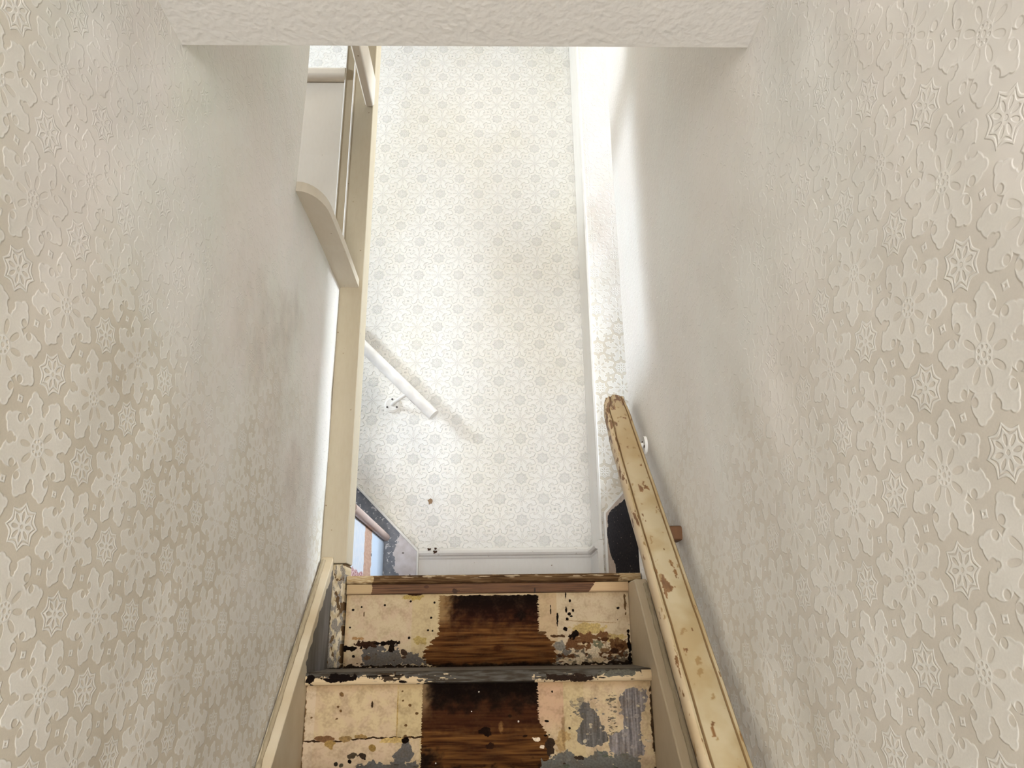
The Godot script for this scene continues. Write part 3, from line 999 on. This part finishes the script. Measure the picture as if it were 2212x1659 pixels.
# rounded strip along x whose front shows a picture: u across the stair, v down the face
func strip(x0: float, x1: float, top: float, d_front: float, depth: float, height: float, round_by: float) -> Shape:
	var s := Shape.new()
	var prof := []
	var steps := 7
	prof.append([Vector2(depth, 0), Vector2(0, 1), 0.0])
	for k in steps + 1:
		var a := PI / 2.0 * k / steps
		prof.append([Vector2(round_by - sin(a) * round_by, -(round_by - cos(a) * round_by)), Vector2(-sin(a), cos(a)), 0.0])
	for k in steps + 1:
		var a := PI / 2.0 * k / steps
		prof.append([Vector2(round_by - cos(a) * round_by, -height + round_by - sin(a) * round_by), Vector2(-cos(a), -sin(a)), 0.0])
	prof.append([Vector2(depth, -height), Vector2(0, -1), 0.0])
	var place := func(x: float, q: Array, vv: float) -> Array:
		return [v(Vector3(x, top + q[0].y, d_front + q[0].x)), Vector3(0, q[1].y, -q[1].x), Vector2((x - x0) / (x1 - x0), vv)]
	for k in prof.size() - 1:
		var va := clampf(-prof[k][0].y / height, 0.01, 0.99)
		var vb := clampf(-prof[k + 1][0].y / height, 0.01, 0.99)
		var n := 14
		for i in n:
			var xa := lerpf(x0, x1, float(i) / n)
			var xb := lerpf(x0, x1, float(i + 1) / n)
			s.quad(place.call(xa, prof[k], va), place.call(xb, prof[k], va), place.call(xb, prof[k + 1], vb), place.call(xa, prof[k + 1], vb))
	for e in [x0, x1]:
		var nn := Vector3(-1 if e == x0 else 1, 0, 0)
		var c := [v(Vector3(e, top - height / 2, d_front + depth / 2)), nn, Vector2(0.01, 0.5)]
		for k in prof.size():
			var a: Array = place.call(e, prof[k], 0.5)
			var b: Array = place.call(e, prof[(k + 1) % prof.size()], 0.5)
			s.tri(c, [a[0], nn, a[2]], [b[0], nn, b[2]])
	return s


func once(m: StandardMaterial3D) -> StandardMaterial3D:
	m.texture_repeat = false
	return m


func worn(m: StandardMaterial3D) -> StandardMaterial3D:
	m.metallic_specular = 0.15
	return m


# fine dirt, rubbing and dribbles over a whole picture
func soil(im: Image, amount: float, c: Color, seed_at: float) -> void:
	for y in im.get_height():
		for x in im.get_width():
			var d := 0.45 * noise_b.get_noise_2d(x * 0.8 + seed_at, y * 0.8) + 0.55 * noise_c.get_noise_2d(x * 0.8 + seed_at, y * 0.8 + seed_at) + 0.5 * noise_a.get_noise_2d(x * 0.5 + seed_at, y * 0.5)
			im.set_pixel(x, y, im.get_pixel(x, y).lerp(c, clampf(amount * (0.12 + d), 0.0, 0.7)))


# separate flakes of several colours thrown over a part of the picture
func scatter(im: Image, x0: float, y0: float, x1: float, y1: float, count: int, colours: Array, small: float, large: float, stretch: float, seed_at: int) -> void:
	var rng := RandomNumberGenerator.new()
	rng.seed = seed_at
	var asp := float(im.get_width()) / im.get_height()
	for k in count:
		var rx := lerpf(small, large, pow(rng.randf(), 2.2))
		var ry := rx * asp * stretch * rng.randf_range(0.5, 1.2)
		blot(im, rng.randf_range(x0, x1), rng.randf_range(y0, y1), rx, ry, colours[rng.randi() % colours.size()], rng.randf_range(0.5, 1.0), 1.0, 0.12)


func lower_stair() -> void:
	var o := thing("staircase", "narrow lower stair with worn bare centre strip and flaking cream and grey risers", "staircase", Vector3(-0.03, -EYE, 1.0))
	var rough := canvas(256, 64, Color.BLACK)
	for y in 64:
		for x in 256:
			var k := 0.5 + 0.7 * noise_a.get_noise_2d(x, y * 2)
			rough.set_pixel(x, y, Color(k, k, k))
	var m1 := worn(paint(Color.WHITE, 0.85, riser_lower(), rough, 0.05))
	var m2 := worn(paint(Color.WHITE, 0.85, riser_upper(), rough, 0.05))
	var n1 := worn(paint(Color.WHITE, 0.8, nosing_image(true), rough, 0.08))
	var n2 := worn(paint(Color.WHITE, 0.85, nosing_image(false), rough, 0.08))
	var bt := paint(Color.WHITE, 0.65, batten_image(), rough, 0.04)
	# landing nosing, the batten under it, and the two risers and tread that the photograph shows
	build("landing_nosing", strip(-0.3545, WR - 0.001, G, 1.805, 0.05, 0.0195, 0.007), n2, o)
	build("batten", strip(-0.3545, XR, G - 0.0195, 1.812, 0.03, 0.0235, 0.002), bt, o)
	var riser := func(x0: float, x1: float, top: float, foot: float, d: float, m: Material) -> void:
		var s := Shape.new()
		s.box(Vector3(x0, foot, d), Vector3(x1, top, d + 0.018), 0.001, func(q: Vector3) -> Vector2: return Vector2(clampf((q.x - x0) / (x1 - x0), 0.002, 0.998), clampf((top - q.y) / (top - foot), 0.003, 0.997)))
		build("riser", s, m, o)
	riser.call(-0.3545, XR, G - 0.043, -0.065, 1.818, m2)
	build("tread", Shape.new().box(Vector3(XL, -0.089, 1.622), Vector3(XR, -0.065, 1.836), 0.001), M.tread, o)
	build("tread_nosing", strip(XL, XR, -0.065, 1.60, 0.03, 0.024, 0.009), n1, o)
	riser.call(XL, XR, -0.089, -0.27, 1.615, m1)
	for k in 2:
		var h := -0.27 - 0.205 * k
		var d := 1.395 - 0.205 * k
		build("tread", Shape.new().box(Vector3(XL, h - 0.024, d), Vector3(XR, h, d + 0.238), 0.008), M.tread, o)
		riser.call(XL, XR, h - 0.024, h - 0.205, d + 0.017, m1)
	# strings: boards let into the plaster on both sides
	var side := func(q: Vector2, d: float) -> Vector3: return Vector3(d, q.y, q.x)
	var uv := func(q: Vector2) -> Vector2: return Vector2((q.x - 0.2) / 1.65, (0.35 - q.y) / 1.7)
	var im := canvas(768, 768, rgb(206, 192, 166))
	for y in 768:
		for x in 768:
			var d := 0.2 + 1.65 * x / 768.0
			var h := 0.35 - 1.7 * y / 768.0
			var c := rgb(208, 194, 168).lerp(rgb(178, 154, 118), clampf(0.4 + noise_c.get_noise_2d(x * 0.7, y * 0.7), 0, 1) * 0.5)
			var hh := h + 0.02 * noise_a.get_noise_2d(x, y)
			if d > 1.60 + 0.02 * noise_a.get_noise_2d(x * 2.0, y * 2.0) and hh < d - 1.637 and hh > -0.08:
				c = rgb(108, 102, 98).lerp(rgb(84, 78, 70), clampf(0.5 + noise_a.get_noise_2d(x * 2.0, y * 0.4), 0, 1))
			im.set_pixel(x, y, c)
	var sm := paint(Color.WHITE, 0.5, im)
	var top := 1.613
	build("string_board", Shape.new().prism(pts([0.3, 0.3 - top, 1.796, 1.796 - top, 1.796, -0.20, 0.3, -1.72]), side, WL + 0.0005, XL, 0.003, uv), sm, o)
	var crumbly := gloss(rgb(194, 182, 158), rgb(128, 108, 78), 0.9, 500.0, 0.9)
	for k in 2:
		var line := Shape.new()
		var rings := []
		for j in 110:
			var d := 0.45 + ((1.785 if k == 0 else 1.72) - 0.45) * j / 109.0
			var wob := noise_a.get_noise_2d(d * 1400.0, 40.0 * k)
			var x := (WL + 0.0085 if k == 0 else WR - 0.0085)
			var rr := 0.0045 + 0.003 * wob
			rings.append(line.circle(Vector3(x, minf(d - top + 0.002 + 0.004 * wob, 0.20 if k == 0 else 0.112), d), Vector3.RIGHT, Vector3(0, 0.7071, -0.7071), rr, 8))
		build("filler", line.loft(rings, 1.0, true, 80.0), crumbly, o)
	build("string_board", Shape.new().prism(pts([0.3, 0.3 - top, 1.733, 0.1195, 1.83, 0.1195, 1.83, -0.20, 0.3, -1.72]), side, XR, WR - 0.0005, 0.004, uv), M.string, o)


# ---------------------------------------------------------------- newel post, ledge and guard of the upper landing
func newel_and_guard() -> void:
	var o := thing("newel_post", "tall square cream newel post rising from the stair to the ceiling beside the ledge", "post", Vector3(-0.39, -0.065, 1.85))
	build("post", Shape.new().box(Vector3(-0.418, 0.168, 1.797), Vector3(-0.3555, 2.62, 1.872), 0.003), M.cream, o)
	var im := canvas(128, 384, rgb(200, 186, 158))
	for y in 384:
		for x in 128:
			var c := rgb(204, 190, 164).lerp(rgb(170, 148, 112), clampf(0.4 + noise_c.get_noise_2d(x * 1.5, y), 0, 1))
			var t := y / 384.0
			var k := noise_a.get_noise_2d(x * 0.8, y * 0.5)
			if k > 0.16 - 0.2 * t or (x < 70 + 60 * k and t > 0.55 and t < 0.9):
				c = rgb(120, 112, 102).lerp(rgb(150, 140, 126), clampf(0.5 + noise_b.get_noise_2d(x, y), 0, 1))
			if noise_a.get_noise_2d(x * 0.6 + 500.0, y * 0.4) + 0.25 * smoothstep(100.0, 128.0, x) > 0.30:
				c = rgb(96, 74, 50)
			im.set_pixel(x, y, c)
	build("post_foot", Shape.new().box(Vector3(-0.411, -0.0644, 1.799), Vector3(-0.3565, 0.167, 1.870), 0.003, func(q: Vector3) -> Vector2: return Vector2(clampf((q.x + 0.411) / 0.055, 0.01, 0.99), clampf((0.167 - q.y) / 0.232, 0.01, 0.99))), worn(paint(Color.WHITE, 0.8, im)), o)
	build("side_batten", Shape.new().box(Vector3(-0.453, 0.89, 1.835), Vector3(-0.418, 2.62, 1.872), 0.002), M.cream_dull, o)
	build("highlight_bead", Shape.new().rod(Vector3(-0.4165, 0.905, 1.7975), Vector3(-0.4165, 2.6, 1.7975), 0.0028, 10), M.white, o)  # thin white rod standing for the lit edge of the post
	build("highlight_bead", Shape.new().rod(Vector3(-0.4525, 0.905, 1.835), Vector3(-0.4525, 2.6, 1.835), 0.0022, 10), M.white, o)  # same white line for the lit edge of the side batten
	# the ledge: a board with a rounded end nosing the upper landing
	var plan := PackedVector2Array([Vector2(-0.62, 1.343), Vector2(WL, 1.343)])
	for k in 9:
		var a := PI / 2.0 * k / 8
		plan.append(Vector2(WL + 0.051 * sin(a), 1.343 + 0.095 * (1.0 - cos(a))))
	plan.append(Vector2(-0.3635, 1.60))
	plan.append(Vector2(-0.366, 1.7965))
	plan.append(Vector2(-0.62, 1.7965))
	var l := build("ledge", Shape.new().prism(plan, func(q: Vector2, d: float) -> Vector3: return Vector3(q.x, d, q.y), 0.89, 0.913, 0.004), M.ledge)
	tag(l, "cream ledge board with a rounded end projecting over the half wall", "ledge")
	# boarded balustrade facing the stair, with its rounded cap
	o = thing("balustrade", "flat cream balustrade panel with a rounded cap, partly behind the newel", "balustrade", Vector3(-0.75, 0.89, 1.85))
	build("panel", Shape.new().box(Vector3(-1.05, 0.89, 1.842), Vector3(-0.453, 1.605, 1.866), 0.002), M.panel, o)
	build("cap_rail", strip(-1.05, -0.453, 1.652, 1.822, 0.062, 0.046, 0.018), M.panel, o)
	build("end_post", Shape.new().box(Vector3(-1.11, 0.89, 1.815), Vector3(-1.05, 1.75, 1.875), 0.003), M.cream, o)
	# guard rail from the newel over the ledge, towards the lower ceiling
	o = thing("guard_rail", "short cream guard rail meeting the newel just under the low ceiling edge", "railing", Vector3(-0.36, 1.45, 1.5))
	build("rail", Shape.new().box(Vector3(-0.378, 1.475, 1.20), Vector3(-0.352, 1.575, 1.797), 0.006), M.panel, o)
	build("wall_block", Shape.new().box(Vector3(WL - 0.004, 1.49, 1.22), Vector3(-0.378, 1.56, 1.29), 0.004), M.cream, o)


# ---------------------------------------------------------------- the flight that climbs away behind the newel
func flight_behind_newel() -> void:
	var o := thing("staircase_001", "short flight climbing behind the newel with a pale blue riser and grey string", "staircase", Vector3(-0.75, G, 2.18))
	var im := canvas(512, 192, rgb(176, 196, 222))
	for y in 192:
		for x in 512:
			var s := x / 512.0       # 0 by the newel, 1 by the wall
			var t := y / 192.0
			var c := rgb(194, 203, 214).lerp(rgb(206, 210, 216), clampf(0.5 + noise_a.get_noise_2d(x, y), 0, 1))
			if s > 0.62:
				c = rgb(192, 207, 224)
			if s > 0.40 + 0.02 * noise_a.get_noise_2d(y * 0.7, 3.0) and s < 0.60 + 0.03 * noise_a.get_noise_2d(y * 0.7, 40.0):
				c = rgb(190, 158, 138).lerp(rgb(160, 124, 104), clampf(0.5 + noise_a.get_noise_2d(x * 0.6, y * 2.0), 0, 1) * 0.6)
			if t > 0.80 + 0.10 * noise_a.get_noise_2d(x * 0.6, 9.0) + 0.2 * smoothstep(0.3, 0.65, s):
				c = rgb(196, 160, 158)
				if noise_b.get_noise_2d(x * 1.2, y * 1.2) > 0.16:
					c = rgb(110, 34, 40)
				elif noise_b.get_noise_2d(x * 0.8 + 50.0, y) > 0.2:
					c = rgb(222, 206, 206)
			im.set_pixel(x, y, c)
	blot(im, 0.60, 0.42, 0.012, 0.03, rgb(30, 24, 22), 0.4)
	var rm := paint(Color.WHITE, 0.5, im)
	var nose := gloss(rgb(206, 192, 190), rgb(150, 116, 90), 0.6, 210.0)
	for k in 4:
		var x := -0.372 - 0.205 * k
		var h := G + 0.1875 * k
		var far := DB - 0.027
		var s := Shape.new().box(Vector3(x - 0.018, h, 1.878), Vector3(x, h + 0.163, far), 0.001, func(q: Vector3) -> Vector2: return Vector2(clampf((q.z - 1.878) / (far - 1.878), 0.002, 0.998), clampf((h + 0.163 - q.y) / 0.163, 0.003, 0.997)))
		build("riser", s, rm, o)
		build("tread", Shape.new().box(Vector3(x - 0.23, h + 0.1635, 1.878), Vector3(x + 0.004, h + 0.1875, far), 0.002), M.tread, o)
		build("nosing", Shape.new().rod(Vector3(x + 0.006, h + 0.1745, 1.878), Vector3(x + 0.006, h + 0.1745, far), 0.0125, 16), nose, o)
	# string along the bright wall: grey above, pinkish white where the paint came off
	var w := 512
	var st := canvas(w, w, rgb(120, 124, 132))
	for y in w:
		for x in w:
			var px := -0.70 + 0.45 * x / w
			var h := 0.60 - 0.48 * float(y) / w
			var c := rgb(118, 121, 130).lerp(rgb(136, 138, 144), clampf(0.5 + noise_a.get_noise_2d(x, y), 0, 1))
			var edge := -0.335 + 0.022 * noise_a.get_noise_2d(x * 0.4, y * 0.6) + (0.012 if h < 0.2 else 0.0) + 0.02 * smoothstep(0.30, 0.36, h)
			if px > edge:
				c = rgb(222, 216, 218).lerp(rgb(206, 198, 196), clampf(0.5 + noise_a.get_noise_2d(x * 0.6 + 80.0, y * 0.6), 0, 1))
			elif noise_c.get_noise_2d(x * 2.2, y * 2.2) > 0.36:
				c = rgb(206, 204, 206)
			st.set_pixel(x, y, c)
	blot(st, 0.925, 0.86, 0.006, 0.02, rgb(60, 60, 64), 0.3)
	blot(st, 0.87, 0.70, 0.01, 0.006, rgb(110, 100, 96), 0.4)
	var front := func(q: Vector2, d: float) -> Vector3: return Vector3(q.x, q.y, d)
	var uv := func(q: Vector2) -> Vector2: return Vector2((q.x + 0.70) / 0.45, (0.60 - q.y) / 0.48)
	build("string_board", Shape.new().prism(pts([-0.2615, G, -0.2615, 0.270, -0.482, 0.4935, -1.2, 1.17, -1.2, 0.80, -0.44, G]), front, DB - 0.026, DB - 0.0005, 0.002, uv), once(paint(Color.WHITE, 0.45, st)), o)
	build("string_cap", Shape.new().prism(pts([-0.2565, G, -0.2565, 0.2725, -0.482, 0.5025, -1.2, 1.18, -1.2, 1.168, -0.482, 0.4915, -0.2635, 0.2685, -0.2635, G]), front, DB - 0.030, DB - 0.0005, 0.0015), M.white, o)


# ---------------------------------------------------------------- the flight opposite, seen as a black stained string
func flight_behind_rail() -> void:
	var o := thing("staircase_002", "flight past the wooden handrail with a cream edged string stained black", "staircase", Vector3(0.75, G, 2.08))
	var w := 384
	var im := canvas(w, w, rgb(206, 190, 176))
	var hole := pts([0.345, 0.352, 0.362, 0.372, 0.39, 0.394, 0.42, 0.416, 0.47, 0.47, 0.55, 0.5, 0.55, 0.13, 0.362, 0.13, 0.3615, 0.19, 0.357, 0.215, 0.345, 0.245, 0.341, 0.29])
	for y in w:
		for x in w:
			var q := Vector2(0.32 + 0.23 * x / w, 0.56 - 0.44 * float(y) / w)
			var c := rgb(206, 190, 176).lerp(rgb(190, 172, 156), clampf(0.5 + noise_a.get_noise_2d(x, y), 0, 1))
			var k := q + Vector2(0.004 * noise_a.get_noise_2d(x, y * 0.5), 0.004 * noise_a.get_noise_2d(x + 300.0, y))
			if Geometry2D.is_point_in_polygon(k, hole):
				c = rgb(40, 38, 42).lerp(rgb(60, 56, 58), clampf(0.35 + 0.6 * noise_b.get_noise_2d(x * 1.4, y * 0.9), 0, 1))
				if noise_b.get_noise_2d(x * 0.9 + 90.0, y * 0.6) > 0.6:
					c = rgb(130, 112, 104)
			im.set_pixel(x, y, c)
	var front := func(q: Vector2, d: float) -> Vector3: return Vector3(q.x, q.y, d)
	var uv := func(q: Vector2) -> Vector2: return Vector2((q.x - 0.32) / 0.23, (0.56 - q.y) / 0.44)
	build("string_board", Shape.new().prism(pts([0.3385, G, 0.3385, 0.360, 0.46, 0.487, 1.15, 1.16, 1.15, 0.75, 0.56, G]), front, DN - 0.022, DN - 0.0005, 0.002, uv), once(paint(Color.WHITE, 0.75, im)), o)
	build("string_cap", Shape.new().prism(pts([0.334, G, 0.334, 0.3625, 0.46, 0.4945, 1.15, 1.168, 1.15, 1.158, 0.46, 0.4855, 0.3395, 0.3585, 0.3395, G]), front, DN - 0.026, DN - 0.0005, 0.0015), M.white, o)
	for k in 3:
		var x := 0.50 + 0.205 * k
		var h := G + 0.1875 * k
		build("riser", Shape.new().box(Vector3(x, h, 1.84), Vector3(x + 0.018, h + 0.163, DN - 0.023), 0.001), M.cream, o)
		build("tread", Shape.new().box(Vector3(x - 0.022, h + 0.1635, 1.84), Vector3(x + 0.22, h + 0.1875, DN - 0.023), 0.008), M.tread, o)


# ---------------------------------------------------------------- skirting
func skirting() -> void:
	var prof := pts([0.0, G, 0.016, G, 0.016, 0.242, 0.019, 0.247, 0.0165, 0.252, 0.024, 0.255, 0.0275, 0.262, 0.0265, 0.270, 0.021, 0.2755, 0.011, 0.279, 0.0, 0.2795])
	var o := Node3D.new()
	o.name = "baseboard_back"
	add_child(o)
	o.position = v(Vector3(0.03, G, DB - 0.01))
	tag(o, "white painted skirting board with moulded top at the foot of the bright wall", "skirting", "", "structure")
	var rings := []
	for x in [-0.2565, 0.3]:
		var r := []
		for q in prof:
			var xx: float = x
			if x > 0:
				xx = 0.3285 - q.x
			r.append(Vector3(xx, q.y, DB - q.x))
		rings.append(r)
	build("board", Shape.new().loft(rings, 1.0, true, 30.0), M.white, o)
	rings = []
	for d in [0, 1]:
		var r := []
		for q in prof:
			r.append(Vector3(0.3285 - q.x, q.y, DB - q.x if d == 0 else DN - 0.004))
		rings.append(r)
	build("return_board", Shape.new().loft(rings, 1.0, true, 30.0), M.white, o)
	var chip := paint(rgb(74, 52, 36), 0.8)
	for k in [[-0.223, 0.2745, 0.006, 0.004], [-0.203, 0.2655, 0.007, 0.005], [-0.202, 0.2765, 0.004, 0.003]]:
		var rr := []
		for e in 2:
			var ring := []
			for j in 9:
				var f := TAU * j / 9
				var s := 1.0 + 0.35 * sin(j * 2.3)
				ring.append(Vector3(k[0] + cos(f) * k[2] * s, k[1] + sin(f) * k[3] * s, DB - 0.020 - 0.0088 * e))
			rr.append(ring)
		build("paint_chip", Shape.new().loft(rr), chip, o)


# ---------------------------------------------------------------- handrails
func worn_handrail() -> void:
	var o := thing("handrail", "worn cream painted wooden handrail with splintered top end climbing beside the stair", "handrail", Vector3(0.291, -0.4, 1.2))
	var prof := pts([-0.028, -0.026, -0.0325, -0.015, -0.033, -0.003, -0.0305, 0.005, -0.026, 0.0085, -0.0228, 0.0085, -0.0213, 0.0065, -0.0198, 0.0095, -0.012, 0.0128, 0.0, 0.0140, 0.012, 0.0132, 0.0205, 0.0110, 0.0222, 0.0078, 0.0238, 0.0098, 0.0285, 0.0088, 0.031, 0.0045, 0.0315, -0.008, 0.028, -0.026, 0.012, -0.032, -0.012, -0.032])
	var up := Vector3(0, 0.7071, -0.7071)
	var rings := []
	var n := 46
	for k in n + 1:
		var d := lerpf(0.55, 1.765, float(k) / n)
		var c := Vector3(0.291, d - 1.197, d)
		# rubbed and split away on the open side near the top
		var worn := smoothstep(1.50, 1.765, d)
		var tip := smoothstep(1.70, 1.765, d)
		var ring := []
		for q in prof:
			var a: float = q.x
			var b: float = q.y
			if a < 0:
				a += 0.007 * worn * (0.6 + noise_a.get_noise_2d(d * 900.0, b * 3000.0)) + tip * 0.014
			b -= tip * 0.008 * (1.0 if b > 0 else 0.0)
			a += 0.0009 * noise_c.get_noise_2d(d * 700.0, b * 900.0)
			b += 0.0008 * noise_c.get_noise_2d(d * 700.0 + 99.0, a * 900.0)
			ring.append(c + Vector3(a, 0, 0) + up * b)
		rings.append(ring)
	var W := 1024
	var H := 128
	var im := canvas(W, H, rgb(222, 200, 152))
	for y in H:
		for x in W:
			var d := 0.55 + 1.215 * x / W
			var v_ := float(y) / H * 20.0        # which facet of the profile
			var n1 := noise_c.get_noise_2d(x * 0.6, y * 0.8)
			var c := rgb(184, 168, 136).lerp(rgb(164, 140, 98), clampf(0.45 + 1.6 * n1, 0, 1) * 0.7)
			c = c.lerp(rgb(176, 146, 100), 0.5 * smoothstep(1.35, 1.7, d))
			if v_ < 4.0:
				c = c.lerp(rgb(206, 182, 150), 0.6)
			if (v_ > 4.9 and v_ < 6.9) or (v_ > 11.2 and v_ < 13.0):
				c = c.lerp(rgb(122, 92, 56), 0.65)
			var bare := noise_a.get_noise_2d(x * 0.5, y * 1.6) + 0.5 * smoothstep(1.56, 1.77, d + (0.06 if v_ < 6.0 else -0.05)) - 0.24
			if bare > 0.18:
				c = rgb(136, 98, 58).lerp(rgb(100, 68, 38), clampf(0.5 + noise_b.get_noise_2d(x * 0.3, y * 2.0), 0, 1))
			im.set_pixel(x, y, c)
	chips(im, 0.0, 0.0, 1.0, 1.0, rgb(150, 122, 80), 0.52, 2.0, 61.0)
	build("rail", Shape.new().loft(rings, 0.998, true, 38.0), paint(Color.WHITE, 0.45, im), o)
	build("wall_block", Shape.new().box(Vector3(0.306, 0.165, 1.382), Vector3(WR + 0.004, 0.192, 1.425), 0.004), M.board, o)
	var bracket := build("bracket", Shape.new().rod(Vector3(WR + 0.004, 0.411, 1.6434), Vector3(WR - 0.006, 0.411, 1.6434), 0.021, 22), M.white, o)
	build("arm", Shape.new().bent([Vector3(WR - 0.004, 0.411, 1.6434), Vector3(0.318, 0.411, 1.6434), Vector3(0.297, 0.416, 1.6434), Vector3(0.291, 0.43, 1.636)], 0.006), M.white, bracket)
	var dark := paint(rgb(70, 52, 40), 0.5)
	for k in [[0.008, 0.008], [-0.006, -0.011]]:
		build("screw", Shape.new().rod(Vector3(WR - 0.0055, 0.411 + k[0], 1.6434 + k[1] - 0.004), Vector3(WR - 0.0075, 0.411 + k[0], 1.6434 + k[1] - 0.004), 0.0035, 10), dark, bracket)


func white_handrail() -> void:
	var o := thing("handrail_001", "round white chipped handrail on the bright wall, sloping down from behind the newel", "handrail", Vector3(-0.5, 0.7, 2.445))
	var im := canvas(1024, 96, rgb(238, 235, 230))
	for y in 96:
		for x in 1024:
			im.set_pixel(x, y, rgb(240, 237, 232).lerp(rgb(214, 206, 198), clampf(0.4 + noise_c.get_noise_2d(x * 0.8, y), 0, 1) * 0.6))
	for k in [[0.055, 0.5, 0.02, 0.10], [0.05, 0.62, 0.016, 0.07], [0.12, 0.45, 0.012, 0.08], [0.125, 0.55, 0.008, 0.05], [0.105, 0.40, 0.005, 0.04], [0.06, 0.3, 0.014, 0.06]]:
		blot(im, k[0], k[1], k[2], k[3], rgb(120, 116, 116), 0.9, 0.75)
		blot(im, k[0] + 0.004, k[1], k[2] * 0.5, k[3] * 0.5, rgb(66, 64, 66), 0.9, 0.8)
	var a := Vector3(-0.214, 0.724, 2.445)
	var b := Vector3(-1.2, 1.71, 2.445)
	build("rail", Shape.new().rod(a, b, 0.0205, 28), paint(Color.WHITE, 0.4, im), o)
	var rose := build("bracket", Shape.new().loft([Shape.new().circle(Vector3(-0.367, 0.781, DB + 0.003), Vector3.RIGHT, Vector3.UP, 0.0285, 28), Shape.new().circle(Vector3(-0.367, 0.781, DB - 0.004), Vector3.RIGHT, Vector3.UP, 0.0285, 28), Shape.new().circle(Vector3(-0.367, 0.781, DB - 0.008), Vector3.RIGHT, Vector3.UP, 0.022, 28)], 1.0, true, 30.0), M.white, o)
	build("arm", Shape.new().bent([Vector3(-0.367, 0.781, DB - 0.006), Vector3(-0.355, 0.783, DB - 0.03), Vector3(-0.335, 0.789, 2.458), Vector3(-0.312, 0.800, 2.446), Vector3(-0.306, 0.806, 2.445)], 0.0065), M.white, rose)
	var dark := paint(rgb(90, 86, 84), 0.4)
	for k in [[0.0, 0.019], [-0.017, -0.010], [0.017, -0.010]]:
		build("screw", Shape.new().rod(Vector3(-0.367 + k[0], 0.781 + k[1], DB - 0.0075), Vector3(-0.367 + k[0], 0.781 + k[1], DB - 0.0098), 0.0035, 10), dark, rose)
